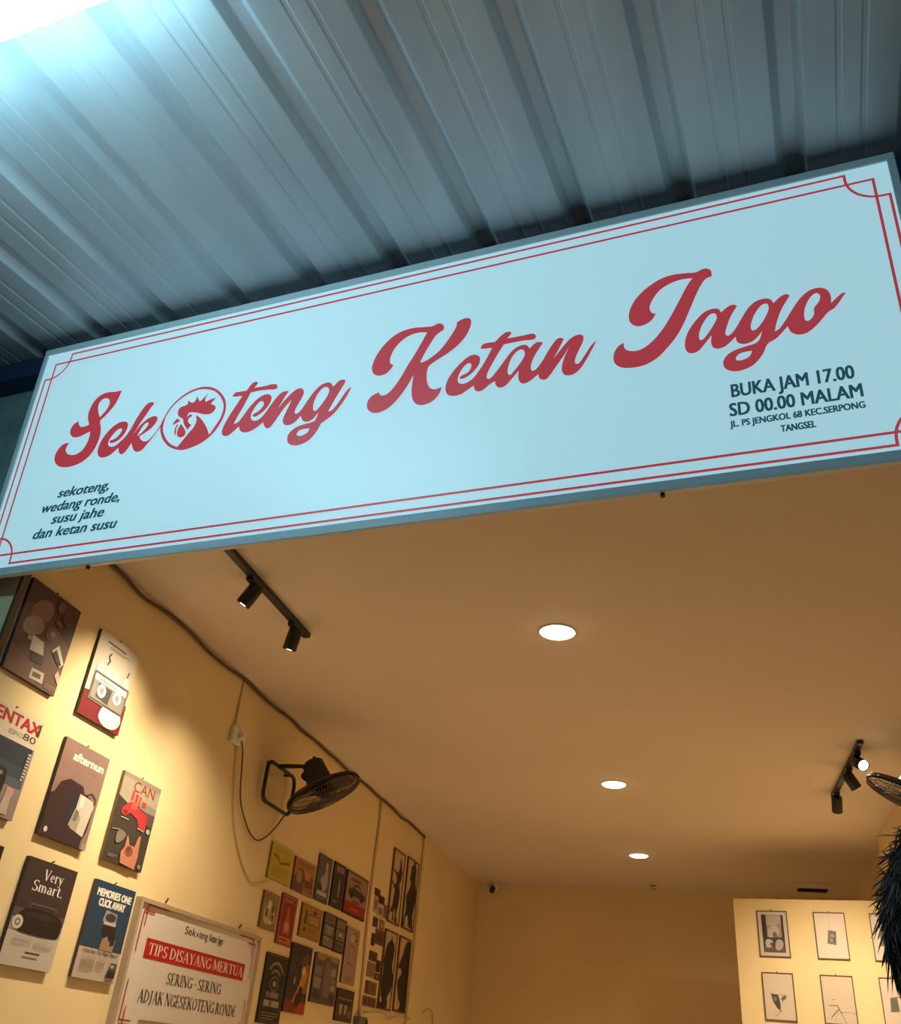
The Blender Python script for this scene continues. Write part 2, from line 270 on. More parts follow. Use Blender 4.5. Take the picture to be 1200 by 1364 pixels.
GLYPHS = {
 'S': [
  [(-1203.9,237.5,1),(-1209.9,204.4),(-1219.3,174.5),(-1236.6,146.4),(-1259.3,119.3),(-1275.4,101.7),(-1265.7,75.1),(-1257,45.1),(-1255.4,19),(-1259.2,-10.7),(-1270.1,-41.3),(-1289.6,-68),(-1319.2,-86.1),(-1356.6,-95.2),(-1397.5,-94.2),(-1431.6,-83.2),(-1456.7,-61.5),(-1467.2,-34),(-1463.5,-8.7),(-1447.7,14.6),(-1427,23),(-1409.6,19.9,1),(-1416.8,7),(-1417,-11.8),(-1402.3,-30.7),(-1378.7,-40.7),(-1353.4,-40.3),(-1329.8,-26.6),(-1315.5,1.3),(-1311.1,28.8),(-1314.1,59.1,1),(-1335.9,52.1),(-1359.1,44.3),(-1387.1,43.6),(-1410,55.7),(-1422.1,74.7),(-1422.7,96.5),(-1411.5,113.8),(-1390.7,122.1,1),(-1387.1,106.9),(-1371.1,91.9),(-1349.8,89.5),(-1330.1,95.5,1),(-1344.6,123.2),(-1351.1,153.6),(-1347.5,184.8),(-1333.6,216.6),(-1308.4,236.3),(-1273.9,241.8),(-1236.7,236.8)],
  [(-1284.3,121.6,1),(-1300.8,153.8),(-1308.8,184.6),(-1302,205.4),(-1283.7,213.1),(-1262.7,206),(-1252.6,188.3),(-1254.4,164.3),(-1265.9,142.3)],
 ],
 'ek': [
  [(-1147.3,76.1),(-1171.9,75.9),(-1198.1,62.8),(-1224.9,34.7),(-1242.5,0.4),(-1247.8,-35.8),(-1241.3,-59.9),(-1225.1,-76.3),(-1204.2,-80.7),(-1178.9,-74.9),(-1158.7,-60.1),(-1144,-46.6,1),(-1136.6,-66),(-1121.7,-79.9),(-1106.3,-74.3),(-1092.8,-53),(-1082.1,-35.7,1),(-1073.7,-56.3),(-1057.9,-76.1),(-1039.6,-82.4),(-1020.1,-75.3),(-1006,-56.6),(-988.5,-32.5),(-961.4,10.5),(-952.6,22.6,1),(-956.1,33.4,1),(-973.3,1.2),(-994.3,-28.3),(-1010.5,-39.1),(-1027.9,-36),(-1042.6,-25.3),(-1051.6,-9.1,1),(-1030.3,0.9),(-1005.5,16.2),(-987.2,38.2),(-982.7,58.1),(-993.2,71.7),(-1015.2,73.5),(-1040.9,61.1),(-1067.8,34.4),(-1086.3,-1.6,1),(-1066.5,48.1),(-1046.8,84.2),(-1030.9,116.4),(-1019.3,137.9),(-1033.3,145.4),(-1050,143.9),(-1070.5,119.3),(-1092.1,71.5),(-1106,32),(-1122.4,2.5),(-1145.1,-21.2),(-1165.7,-35.1),(-1185.3,-34.9),(-1199.5,-23.3),(-1202.2,-6.6),(-1192.7,17.3),(-1176.2,37.7),(-1158.5,45.3),(-1149.4,38.9),(-1154,19.7),(-1171.1,1.8),(-1196.6,-3.9,1),(-1196.7,-12.2),(-1182.8,-17.9),(-1157.4,-12.1),(-1135.8,7.2),(-1124.8,33.1),(-1124.7,56.4),(-1133.2,69.7)],
  [(-1064,-7.8,1),(-1054.5,20.4),(-1041.2,43.5),(-1028.3,49.4),(-1022,43.7),(-1027.4,27.1),(-1041.9,8.9)],
 ],
 'ring': [
  [(-957.7,9.8),(-959.3,30.7),(-951.5,57),(-936,95.8),(-908.3,129.1),(-868.6,156.5),(-822.4,170.1),(-780.1,168.5),(-738.9,153.1),(-701.9,122.9),(-676,86.7),(-665.4,50.6),(-666.4,13.7),(-678.8,-24.1),(-701.4,-59.8),(-738.6,-89.4),(-782.3,-104.9),(-825,-110.8),(-861.3,-101.3),(-896.9,-82),(-929.1,-49.6),(-949.7,-15.5)],
  [(-945.4,14.4),(-944,55.6),(-925.7,97.4),(-894.3,129.8),(-853.4,151.7),(-809.8,160.5),(-773.8,154.9),(-735.8,138.5),(-706.4,111.7),(-684.4,78.1),(-676.2,45.9),(-681.6,6.5),(-698.2,-27.2),(-716.7,-58.7),(-743.9,-80.3),(-781,-95.3),(-820.6,-100),(-858.8,-90.2),(-892.6,-71.1),(-920.7,-41),(-938.6,-10.7)],
 ],
 'body': [
  [(-801.3,42.5,1),(-776.7,24.3),(-749.4,-7.8),(-731.9,-34.4),(-718.4,-61.7,1),(-710.4,-64.8,1),(-738.6,-89.4,1),(-779.5,-102.1,1),(-826.2,-105.6,1),(-856.2,-93.9,1),(-838,-68.9),(-817.4,-39.1),(-798.7,-15.6),(-791.7,6.7),(-793.1,23.9)],
 ],
 'comb': [
  [(-836,58.7,1),(-811,55.3),(-784.9,46.2),(-758.8,36.2),(-734.4,33.3),(-719.3,42.3),(-712.7,56.3),(-721.7,70),(-740.9,80.6,1),(-732.8,91.1),(-720.5,105.9,1),(-745.4,102.2),(-766,94.1,1),(-770.9,109),(-760.2,136.4,1),(-779.3,115.8),(-795.2,101.6,1),(-803.4,115.4),(-817.4,135,1),(-814.6,115.9),(-828.5,102.9),(-851,117.8,1),(-852.4,100.6),(-868.7,95.1),(-885,89.5),(-889.8,69.6),(-881.2,50.7),(-858,33.3),(-848.6,10.4),(-824.8,-21.7,1),(-810.4,-1.7,1),(-824.9,9.4),(-831.7,24.3),(-826.9,33.7),(-814.5,39.9,1),(-826.9,49.1),(-841.8,38.1,1)],
 ],
 'beak': [
  [(-904.1,13.8,1),(-896.9,27.8),(-886,41.3,1),(-867.1,27.5,1),(-886.1,19)],
 ],
 'chin': [
  [(-881.2,13,1),(-886.3,-9.9),(-880.3,-38,1),(-875.8,-32.1),(-878.8,-4.5),(-873.2,11.5,1)],
 ],
 'wattle': [
  [(-862,12.9,1),(-845.3,-7.2),(-832.3,-26.4),(-831.9,-43.2),(-845.6,-50.9),(-862.4,-45.2),(-871.2,-29.5),(-870.8,-9.3)],
 ],
 'teng': [
  [(-540.2,137.1),(-552.1,116.2,1),(-507.7,115.2),(-477.1,117),(-455.8,112.6),(-448.7,100.4),(-454.8,91),(-488.8,95.2),(-530.7,98.4),(-564.3,97.1,1),(-583.4,44.6),(-601.6,3),(-615.3,-33.8,1),(-598.1,-29.2),(-577.4,-1.6),(-555.4,33.8),(-524.8,65),(-495.7,75.2),(-474,68.2),(-465.9,50.7),(-471.8,25.5),(-488.2,2.5),(-508.6,-11.9),(-526.5,-17.9),(-537.3,-9.1),(-514.1,4.8),(-497.3,25.2),(-499,41.4),(-513.9,46.9),(-533,24.2),(-544.2,-5.2),(-539.2,-27),(-522.1,-36.4),(-502.7,-31.2),(-481.6,-6.6),(-461.8,26.2),(-437.1,60.8),(-418.6,71.9),(-394.2,70.7,1),(-409.2,44.7),(-429.9,1.7,1),(-407.1,31.2),(-381.3,58.6),(-358.5,72.9),(-340.6,70.4),(-329.9,55.1),(-332.5,32.1),(-347.2,-1.3),(-356.1,-30.5),(-346.5,-38.4),(-333.1,-29.8),(-313.3,2.4),(-289.5,41.7),(-263.8,67.7),(-240.3,74.9),(-222.8,71.3),(-208.1,51.1,1),(-191.2,69.9),(-175,75.4),(-161.1,67.3),(-169,45.6),(-191.8,-1.1),(-215.9,-54.6,1),(-199.8,-50.2),(-175.5,-17),(-151.7,21.6),(-133.7,37.4,1),(-141.1,11.8),(-164.2,-31.9),(-192.6,-69.1),(-223,-90.9),(-236.9,-100.8),(-250.9,-130.5),(-275.2,-160.6),(-306.6,-174.8),(-335.4,-174.7),(-359,-163.3),(-369.3,-144.2),(-365.8,-119.9),(-342.2,-99),(-309.4,-91),(-278.4,-88.1),(-264.8,-82.1),(-254.9,-49.7,1),(-273.2,-74),(-296.1,-82.3),(-315.8,-73.7),(-327.4,-51.2,1),(-346.1,-73.1),(-369.1,-83),(-389.7,-77.8),(-400.8,-60.4),(-396.8,-33),(-383,5.6),(-377.5,28,1),(-401.9,-1.1),(-425.5,-40.5),(-447.3,-74.9),(-461.2,-81),(-475.7,-69.7),(-485.2,-50,1),(-506.6,-66.6),(-534.7,-79.5),(-560.1,-80.1),(-580.2,-68.8),(-589.1,-49,1),(-613.4,-70.6),(-634.4,-82.3),(-653.8,-76.3),(-662.5,-59.2),(-657.7,-31.3),(-640.2,12.9),(-617,56.5),(-599.7,89.6,1),(-623.7,91.1),(-646.6,94.6,1),(-635.5,111.4),(-617,111.5),(-585.1,110.5,1),(-568.8,135.9),(-554.5,143.9)],
  [(-279.1,-32.4),(-280.6,-4),(-268.7,32.3),(-249.7,54.4),(-232.6,53.5),(-223.4,38.7),(-227.7,16.3),(-243.3,-11.3),(-263.8,-37.9),(-273,-41.2)],
  [(-332.9,-128.2),(-320.6,-112.9),(-282.1,-112.4,1),(-289.4,-128.5),(-312,-138.4),(-329.6,-133.8)],
 ],
 'K': [
  [(196.6,239.4),(208.9,226.2),(209.3,208.4),(195.3,200.6),(180.9,188.6),(163.9,159.7),(143.8,120.7),(128.4,83.2,1),(146.4,85.6),(175.5,100.6),(204,124.4),(228.2,157.8),(248.7,192.3),(258.6,216.3),(257.9,229.8,1),(276.2,237.7),(294.9,239.7),(308.3,232),(312.8,216.4),(308.4,191.1),(295.2,159.5),(267.3,127.1),(231.7,100.9),(192,79.9),(166.8,64.1),(161.7,56.7),(158.3,36.2),(159.4,10.8),(165,-15.4),(177.5,-34.6),(194.6,-42.2),(218.1,-36.7,1),(212.3,-60.1),(195.5,-83.3),(174.4,-95.4),(145.1,-97),(123.9,-85.5),(110.9,-62.4),(105.5,-28.2),(105.7,1),(107.8,36.4,1),(89.2,-4),(65.8,-41),(38.4,-72.9),(9.9,-92.1),(-24,-97.2),(-48.3,-85.2),(-61.4,-63.9),(-59.2,-37.1),(-43.6,-19.1),(-19.3,-10.5,1),(-18.6,-17.8),(-6,-27.5),(12.9,-24.1),(35.6,-1.4),(59.1,36.1),(81.9,82.6),(105.3,125),(128.5,172.2),(146.7,212.2,1),(121.3,217.4),(90.3,216.7),(56.3,202.4),(27.5,173.4),(12.7,141.4),(10.1,115.7),(16.5,101.2),(26.6,96.8,1),(16.6,79.5),(-1.4,63.9),(-28.4,61),(-49.4,74.1),(-58.8,95.7),(-56.6,123.7),(-44.2,158.6),(-18.3,197.3),(18.4,229.2),(56.8,242.7),(95.8,244.6),(135.2,238.2),(166.3,235.2),(183.1,241.4)],
 ],
 'etan': [
  [(350.9,58.3),(335.5,71.6),(315.5,72),(286.4,52.4),(258,21.2),(237.5,-14.4),(232,-47.2),(241,-72.6),(261.5,-82.8),(288.5,-82.2),(312.4,-69.2),(333.8,-55.8,1),(339.6,-74.7),(354.5,-83.3),(371.2,-78.4),(389.9,-62.9),(408.8,-53,1),(414.3,-73.4),(428.9,-83.6),(447.8,-77.6),(470.8,-52.1),(490.2,-28.6,1),(489.8,-56.1),(497.3,-76.9),(511.4,-83.6),(532.3,-76),(557.6,-56.8,1),(562.4,-74.1),(578.6,-83),(592.3,-75),(615.2,-41.8),(642.7,-1.2),(660.2,28.1,1),(647.3,-2.2),(637.1,-38.4),(638,-65.7),(651.5,-81),(674.1,-81.5),(696.7,-64.9),(719.5,-29.3),(753,37.2,1),(733.8,19.5),(710.7,-16.4),(692.4,-42.3),(681.2,-39.8),(681.3,-20.8),(695.3,14.5),(707.9,44.9),(707.2,64.6),(691.3,72.9),(665.9,63.1),(638.2,33.1),(609.1,-4.8,1),(624.3,25.1),(643.8,66.6,1),(628.9,74.6),(615,66.6),(591.8,32.5),(568.8,-9.7),(545.8,-37.8),(534,-35.3),(533.7,-10.3),(545,20.7),(572.8,67.9,1),(556.2,74.6),(542,69.3),(526.6,54.1,1),(515.8,70.8),(496.6,74.1),(468.1,60.6),(440.1,24.3),(412.3,-14.7),(391.4,-38.2),(380.7,-36),(380.9,-16.4),(396.6,19.7),(414.9,55.5),(435.7,92.1,1),(467.3,92.3),(505.9,92),(541.8,89.3),(547.8,102.3),(536.7,113.5),(505.5,114),(447.3,114.4,1),(460.4,136.3),(441.6,142),(424.7,131.3),(403.3,110.1,1),(373.5,112.3),(358.7,108.7),(351.9,92.8,1),(374.4,88.8),(394.2,87.8,1),(376,47),(353.1,6.5),(330,-25.3),(301.1,-40.1),(281.1,-34.8),(275.1,-16.6),(283.5,12.9),(302.2,37.5),(317,40),(321.7,24.6),(311.3,4.1),(284.6,-7.3),(284.1,-17.4),(304.9,-16.1),(333.5,5),(349.7,29.9),(352.4,46.5)],
  [(453.7,-31.9),(453,-9.5),(464.1,27.5),(482.7,51.6),(499.4,56.4),(509.1,45.6),(509.4,28.6),(493.4,-1.5),(470.3,-29.9),(461,-39)],
 ],
 'J': [
  [(1108.9,238.3),(1122,227.9),(1124.7,209.8),(1123.2,202),(1105.8,196.4),(1088.8,174.3),(1071,138.4),(1049.2,87.7),(1024.1,30.5),(1000.3,-10.7),(970.7,-46.3),(938.5,-77.4),(897.7,-95.2),(857.3,-95.9),(826.3,-87.3),(807.9,-67.9),(803.8,-45.5),(809.2,-21.3),(822.6,-2.6),(839.4,5.3,1),(838.3,-8.2),(845.7,-23.7),(862.8,-32.6),(887.9,-33.3),(916.6,-18.4),(945.9,10),(972.7,47),(996.7,88.9),(1024.8,142.3),(1049.5,189),(1064.9,209.7,1),(1044.8,213.1),(1016.4,212.5),(987.4,203.7),(961.1,187.9),(937.3,156.9),(926.5,131),(926.4,114.7),(934.6,100.4),(944,98.1,1),(933.6,78.5),(914,63.3),(888.5,59.4),(869.8,70),(859.2,88.7),(859.4,119.3),(869.5,149.6),(893.5,184.9),(927.1,213.6),(966.7,234.4),(1005.3,240.7),(1046.2,236.5),(1077.2,231.2),(1096.4,238.4)],
 ],
 'ago': [
  [(1119.5,72.6),(1091.9,66),(1062.6,37.8),(1037.4,-0),(1025.9,-37.9),(1028.5,-70),(1043.4,-81.9),(1063.8,-78),(1083.1,-56.8),(1106.6,-28,1),(1103.1,-55.8),(1108.3,-75.1),(1125.3,-82.4),(1147.9,-74.6),(1175.2,-49.9,1),(1178.7,-70.5),(1195,-81.5),(1216.7,-79.3),(1235,-66.8),(1251.9,-46.6,1),(1243.1,-71.5),(1231.1,-85.4),(1198.4,-91.8),(1163.1,-100.5),(1140,-117.6),(1131.6,-140.6),(1138.6,-161.4),(1161.1,-174.4),(1186.7,-174.4),(1217.4,-162.1),(1245.8,-130.2),(1262.7,-96.6),(1288.6,-82.2),(1323.9,-46,1),(1331.7,-70.2),(1351.1,-83.1),(1376.1,-80.7),(1407.9,-55.3),(1438.7,-21.2),(1458.6,-9.4),(1494.2,37.8,1),(1485.4,39),(1467.2,25),(1450.8,9.5,1),(1452.7,40.2),(1443.4,64.4),(1423.8,74.8),(1398.3,71.8),(1370.5,50.2),(1345.6,16.5),(1320.2,-22.6),(1300.5,-48.7),(1287,-56.7,1),(1294.3,-27.5),(1311.7,16.5),(1341.8,66.4,1),(1334.9,74),(1317.3,69.9),(1293.7,49.8,1),(1286.8,66.2),(1270.2,73.4),(1243.5,68.6),(1219.8,48.4),(1194.3,8.4),(1173.9,-24),(1155,-40.6),(1146.9,-33),(1153.6,-4.8),(1170.1,34.6),(1189.5,64.9,1),(1177.8,73.7),(1161.9,69),(1140.4,52,1),(1134.8,67)],
  [(1069.3,-30.7),(1073.4,-2.8),(1089.4,31.2),(1109,52.8),(1122.5,52.4),(1126.4,33.8),(1112.2,5.3),(1089.7,-26.9),(1075.4,-39)],
  [(1221.5,-26.9),(1225.7,-5.1),(1239.5,26),(1259.2,50),(1274.5,51.9),(1278.3,33.5),(1265.3,2.3),(1242.9,-29.2),(1226.9,-38.4)],
  [(1169.5,-126.9),(1183.5,-113.4),(1217.1,-111.1,1),(1207.7,-129.9),(1185.6,-138.7),(1170.9,-135.5)],
  [(1372.7,-21.5),(1378.2,8.2),(1394.6,41.1),(1413.2,56.3),(1423.8,47.8),(1419.9,25.9),(1402.5,2),(1399.8,-19.8),(1385.2,-38.6),(1375.1,-36.1)],
 ],
}

# ------------------------------------------------------------------ the setting
CEIL = CZ + 1.80
XL, XR, XR2, YB = -2.502, 1.275, 1.355, 10.53
YAW = math.radians(-6.75); EX = Vector((math.cos(YAW), math.sin(YAW), 0)); EY = Vector((-math.sin(YAW), math.cos(YAW), 0))
def cx(a, b, z): return EX * a + EY * b + Vector((0, 0, z + CZ))     # canopy frame: along the sign, into the shop, height from eye level
def fy(x): return (2.316 - x * EY.x) / EY.y                          # y of the shop front at x
def poly_prism(name, pts, z0, z1, m):
    b = MB(); b.prism(pts, z0, z1, m); return struct(b.build(name))
poly_prism('floor', [(XL-.15, fy(XL-.15)), (XR2+.15, fy(XR2+.15)), (XR2+.15, YB+.15), (XL-.15, YB+.15)], -0.10, 0.0, M_FLOOR)
poly_prism('trim_1', [(-7, -3.5), (5, -3.5), (5, fy(5)), (-7, fy(-7))], -0.10, -0.005, M_PAVE)       # pavement outside
poly_prism('ceiling', [(XL-.15, fy(XL-.15)), (XR2+.15, fy(XR2+.15)), (XR2+.15, YB+.15), (XL-.15, YB+.15)], CEIL, CEIL+.12, M_CEIL)
poly_prism('wall_left', [(XL-.15, fy(XL-.15)), (XL, fy(XL)), (XL, YB), (XL-.15, YB)], 0, CEIL, M_WALL)
poly_prism('wall_right', [(XR, fy(XR)), (XR2+.15, fy(XR2+.15)), (XR2+.15, YB), (XR2, YB), (XR2, 7.83), (XR, 7.83)], 0, CEIL, M_WALL)
poly_prism('wall_back', [(XL-.15, YB), (XR2+.15, YB), (XR2+.15, YB+.15), (XL-.15, YB+.15)], 0, CEIL, M_BACK)
b = MB()                                                            # the street front round the opening
fm = Matrix(((EX.x, EY.x, 0, 0), (EX.y, EY.y, 0, 0), (0, 0, 1, 0), (0, 0, 0, 1)))
b.box((-6.5, 2.28, CZ+1.5), (-2.80, 2.315, CZ+2.60), M_FACADE, fm); b.box((-6.5, 2.28, 0), (-2.80, 2.315, CZ+1.5), M_WALL, fm); b.box((1.02, 2.28, 0), (4.5, 2.315, CZ+2.60), M_FACADE, fm)
b.box((-2.80, 2.28, CEIL+.0), (1.02, 2.315, CZ+2.60), M_FACADE, fm)
struct(b.build('wall_front'))
b = MB(); b.box((-6.5, 2.185, CZ+2.50), (4.5, 2.275, CZ+2.60), M_NAVY, fm, 0.004)
tag(struct(b.build('trim_2')), 'navy painted steel beam under the canopy behind the sign', 'beam')
b = MB(); b.box((XL-.005, fy(XL)-.045, 0.0), (XL+.010, fy(XL)-.02, CEIL), M_WOOD); struct(b.build('trim_3'))   # brown jamb strip at the opening

# partition with the framed pictures
PM = frame_mx((0.175, 8.2, 0), (math.cos(math.radians(-9)), math.sin(math.radians(-9)), 0), (0, 0, 1))
b = MB(); b.box((0, 0, -0.12), (1.18, CZ+1.366, 0), M_WALL, None, 0.003)
struct(b.build('wall_partition', None, PM))
# ------------------------------------------------------------------ corrugated canopy
PITCH, X0C = 0.356, -2.692
SL = math.tan(math.radians(6.71))
def cz(yy): return 2.597 + (yy - 2.1) * SL
prof = []
k = -10
while X0C + k * PITCH < 4.6:
    c = X0C + k * PITCH
    for dx, dz in ((-.050, 0), (-.046, .001), (-.022, .028), (-.018, .030), (.018, .030), (.022, .028), (.046, .001), (.050, 0), (.134, 0), (.139, .0022), (.150, .0022), (.155, 0), (.203, 0), (.208, .0022), (.219, .0022), (.224, 0)):
        prof.append((c + dx, dz))
    k += 1
b = MB(); bm = b.bm; kk = b.mi(M_ZINC); rows = []
for yy in (-2.2, -0.8, 0.6, 1.4, 2.27):
    rows.append([bm.verts.new(cx(x, yy, cz(yy) + dz)) for x, dz in prof])
for A, B in zip(rows, rows[1:]):
    for i in range(len(prof) - 1):
        f = bm.faces.new((A[i], A[i+1], B[i+1], B[i])); f.material_index = kk
can = b.build('metal_canopy', recalc=False)
so = can.modifiers.new('gauge', 'SOLIDIFY'); so.thickness = 0.0012; so.offset = 1
tag(can, 'ribbed grey metal canopy sheet sloping over the sign', 'canopy')
# steel frame that carries the canopy, off the picture: a front beam and two posts
b = MB(); b.box((-6.2, -2.15, CZ+cz(-2.15)-.11), (4.4, -2.07, CZ+cz(-2.15)-.012), M_NAVY, fm, .004)
for xx in (-6.0, 4.2): b.box((xx-.04, -2.15, 0), (xx+.04, -2.07, CZ+cz(-2.15)-.11), M_NAVY, fm)
tag(struct(b.build('trim_4')), 'navy steel post frame at the street edge of the canopy', 'frame')

# fluorescent battens under the canopy: the one in view, and an added one out of view, brightening canopy, sign and hair
tm = Matrix.Translation(Vector((0, 0, CZ))) @ fm
def tube_lamp(label, pos):
  lamp = thing('tube_lamp', label, 'lamp', tm @ Matrix.Translation(pos), 'tube lamps under the canopy')
  b = MB(); b.box((-.64, -.055, .038), (.64, .010, .064), M_WHITE, None, .004); b.build('batten', lamp)
  b = MB(); b.tube([(-.60, 0, 0), (.60, 0, 0)], .026, M_TUBE, 16); b.build('fluorescent_tube', lamp)['label'] = 'glowing white tube'
  for sx in (-1, 1):
    b = MB(); b.box((sx*.60-.012*(sx<0), -.028, -.028), (sx*.60+.012*(sx>0), .028, .045), M_WHITE, None, .004); b.build('lamp_holder', lamp)
    b = MB(); b.tube([(sx*.45, -.02, .06), (sx*.45, -.02, cz(pos[1]) - pos[2] - .006)], .006, M_ALU, 8); b.build('hanger', lamp)

tube_lamp('lit white fluorescent tube lamp at the upper left under the canopy', (-1.93, 0.802, 2.285))
tube_lamp('added fill tube lamp, out of view over the pavement behind the onlooker', (.80, -.95, 1.86))

# ------------------------------------------------------------------ the shop sign
SR = ((0.99308, 0.11719, -0.00750), (-0.11741, 0.98978, -0.08094), (-0.00206, 0.08126, 0.99669))
SCN = (-0.99041, 2.28944, 1.99805)
SH = 1.0929 / 2; SW = 1.70
U = Vector((SR[0][0], SR[1][0], SR[2][0])); V = Vector((SR[0][2], SR[1][2], SR[2][2]))
sm = frame_mx((SCN[0], SCN[1], SCN[2] + CZ), U, V)
sign = thing('shop_sign', 'long backlit pale blue shop sign with red script lettering', 'sign', sm)
b = MB(); b.box((-SW+.02, -SH+.02, -.022), (SW-.02, SH-.02, -.006), M_ALU); b.build('light_box', sign)
b = MB(); b.face([(-SW+.02, -SH+.02, -.004), (SW-.02, -SH+.02, -.004), (SW-.02, SH-.02, -.004), (-SW+.02, SH-.02, -.004)], M_SIGN); b.build('face_panel', sign)
b = MB()
for lo, hi in (((-SW, SH-.030, -.024), (SW, SH, 0.002)), ((-SW, -SH, -.024), (SW, -SH+.034, 0.002)), ((-SW, -SH+.034, -.024), (-SW+.024, SH-.030, 0.002)), ((SW-.024, -SH+.034, -.024), (SW, SH-.030, 0.002))):
    b.box(lo, hi, M_ALU, None, .003)
b.build('frame', sign)
def ribbon(b, pts, wd, z, m, closed=False):
    n = len(pts); P = [Vector(p) for p in pts]; L, Rr = [], []
    for i in range(n):
        a = P[i-1] if (i or closed) else P[i]; c = P[(i+1) % n] if (i < n-1 or closed) else P[i]
        d1 = (P[i]-a).normalized() if (P[i]-a).length > 1e-9 else (c-P[i]).normalized(); d2 = (c-P[i]).normalized() if (c-P[i]).length > 1e-9 else d1
        t = (d1 + d2).normalized(); nn = Vector((-t.y, t.x)); s = wd/2 / max(.35, nn.dot(Vector((-d1.y, d1.x))))
        L.append(P[i] + nn*s); Rr.append(P[i] - nn*s)
    for i in range(n if closed else n-1):
        j = (i+1) % n; b.face([(*L[i], z), (*Rr[i], z), (*Rr[j], z), (*L[j], z)], m)
b = MB(); ribbon(b, [(-1.620, -.456), (1.628, -.456), (1.628, .456), (-1.620, .456)], .0085, -.0032, M_RED, True); b.build('border_line', sign)
pts = []
ox0, ox1, oz = -1.656, 1.665, .496
for sx, sz in ((1, 1), (1, -1), (-1, -1), (-1, 1)):
    X = ox1 if sx > 0 else ox0; r = .095
    arc = [Vector((X - sx*.115, sz*oz)), Vector((X - sx*.115, sz*(oz-.020)))]
    for i in range(1, 9):
        a = math.radians(90 * i / 8); arc.append(Vector((X - sx*.020 - sx*r*math.cos(a), sz*(oz-.020) - sz*r*math.sin(a))))
    arc.append(Vector((X, sz*(oz-.115))))
    if sx*sz < 0: arc = arc[::-1]
    pts += arc
b = MB(); ribbon(b, pts, .0085, -.0030, M_RED, True); b.build('border_line', sign)
def glyph(names, obname):
    b = MB()
    for nme in names:
        me = curve_mesh([[v / 1000 for v in smooth_loop(lp)] for lp in GLYPHS[nme]])
        b.add_mesh(me, M_RED, lambda c: Vector((c.x, c.y, -.0024)))
    return b.build(obname, sign)
for g in ('S', 'ek', 'teng', 'K', 'etan', 'J', 'ago'): glyph([g], 'script_lettering')
ring = glyph(['ring'], 'rooster_emblem')
for g in ('body', 'comb', 'beak', 'chin', 'wattle'):
    o = glyph([g], {'body': 'neck', 'chin': 'lower_beak'}.get(g, g)); o.parent = ring
b = MB()
for t, x0, y, x1, c in (('sekoteng,', -1.389, -.233, -1.141, .041), ('wedang ronde,', -1.450, -.292, -1.074, .041), ('susu jahe', -1.384, -.348, -1.133, .041), ('dan ketan susu', -1.456, -.405, -1.057, .041)):
    for wd, wa, wb in word_spans(t, x0, x1, .22): b = MB(); put_text(b, wd, wa, y, wb, c, -.0024, M_INK, .028, .22); b.build('small_lettering', sign)
for t, x0, y, x1, c in (('BUKA JAM 17.00', 1.147, -.264, 1.477, .044), ('SD 00.00 MALAM', 1.137, -.3285, 1.490, .043), ('JL. PS JENGKOL 68 KEC.SERPONG', 1.134, -.3655, 1.490, .0205), ('TANGSEL', 1.268, -.405, 1.359, .021)):
    for wd, wa, wb in word_spans(t, x0, x1): b = MB(); put_text(b, wd, wa, y, wb, c, -.0024, M_INK, .024 if c > .03 else .034); b.build('small_lettering', sign)
for xx in (-1.15, .93):
    b = MB(); b.tube([(xx, -SH-.012, -.012), (xx, -SH+.01, -.012)], .007, M_BLACK, 8); b.build('bolt', sign)
for xx in (-1.3, 0, 1.3):
    b = MB(); b.box((xx-.02, SH-.06, -.09), (xx+.02, SH-.02, -.022), M_BLACK); b.build('bracket', sign)

# ------------------------------------------------------------------ ceiling lights
for i, yy in enumerate((3.91, 6.476, 8.795)):
    lab = ('round lit downlight nearest the shop sign', 'round lit downlight in the middle of the row of three', 'smallest round lit downlight, nearest the back wall')[i]
    xx = -.608 if i != 0 else -.622
    t = thing('downlight', lab, 'ceiling light', Matrix.Translation((xx, yy, CEIL)), 'downlights in a row on the shop ceiling')
    b = MB(); b.lathe([(.083, 0), (.088, 0), (.088, -.004), (.086, -.007), (.083, -.007), (.083, 0)], M_WHITE, n=40); b.build('trim_ring', t)
    b = MB(); b.lathe([(.083, -.006), (.070, -.014), (.045, -.020), (0, -.022)], M_LAMP, n=40); b.build('diffuser', t)['label'] = 'glowing warm white lens'
    l = bpy.data.lights.new('downlight_lamp', 'AREA'); l.shape = 'DISK'; l.size = .15; l.energy = DOWN_W * (1, 1, .6)[i]; l.spread = math.radians(95); l.color = WARM
    lo = bpy.data.objects.new('downlight_lamp', l); C.objects.link(lo); lo.parent = t; lo.location = (0, 0, -.03); lo.visible_camera = True

def spot_head(track, pos, d, watts, size, name='spot_head'):
    """track adapter, stem and can; pos is the point on the track, d the aim"""
    d = Vector(d).normalized(); p = Vector(pos); piv = p + Vector((0, 0, -.075)); 
    h = MB(); m4 = aim_mx(piv - d * .035, d)
    h.lathe([(0, -.0), (.030, 0), (.034, .004), (.034, .106), (.031, .108), (.029, .100), (.028, .090)], M_BLACK, m4, 24)
    o = h.build(name, track)
    e = MB(); e.lathe([(.0295, .101), (.015, .1055), (0, .1065)], M_SPOTLENS, m4, 24); e.build('lens', o)['label'] = 'glowing lens'
    e = MB(); e.box((p.x-.018, p.y-.055, p.z-.045), (p.x+.018, p.y+.055, p.z-.02), M_BLACK, None, .004)
    e.tube([p + Vector((0, 0, -.04)), piv], .007, M_BLACK, 8); e.build('adapter', o)
    l = bpy.data.lights.new('spot_lamp', 'SPOT'); l.energy = watts; l.color = (1, .82, .54); l.spot_size = math.radians(size); l.spot_blend = 1.0; l.shadow_soft_size = .028
    lo = bpy.data.objects.new('spot_lamp', l); C.objects.link(lo); lo.parent = o
    lo.matrix_local = aim_mx(piv - d * .035 + d * .114, -d)
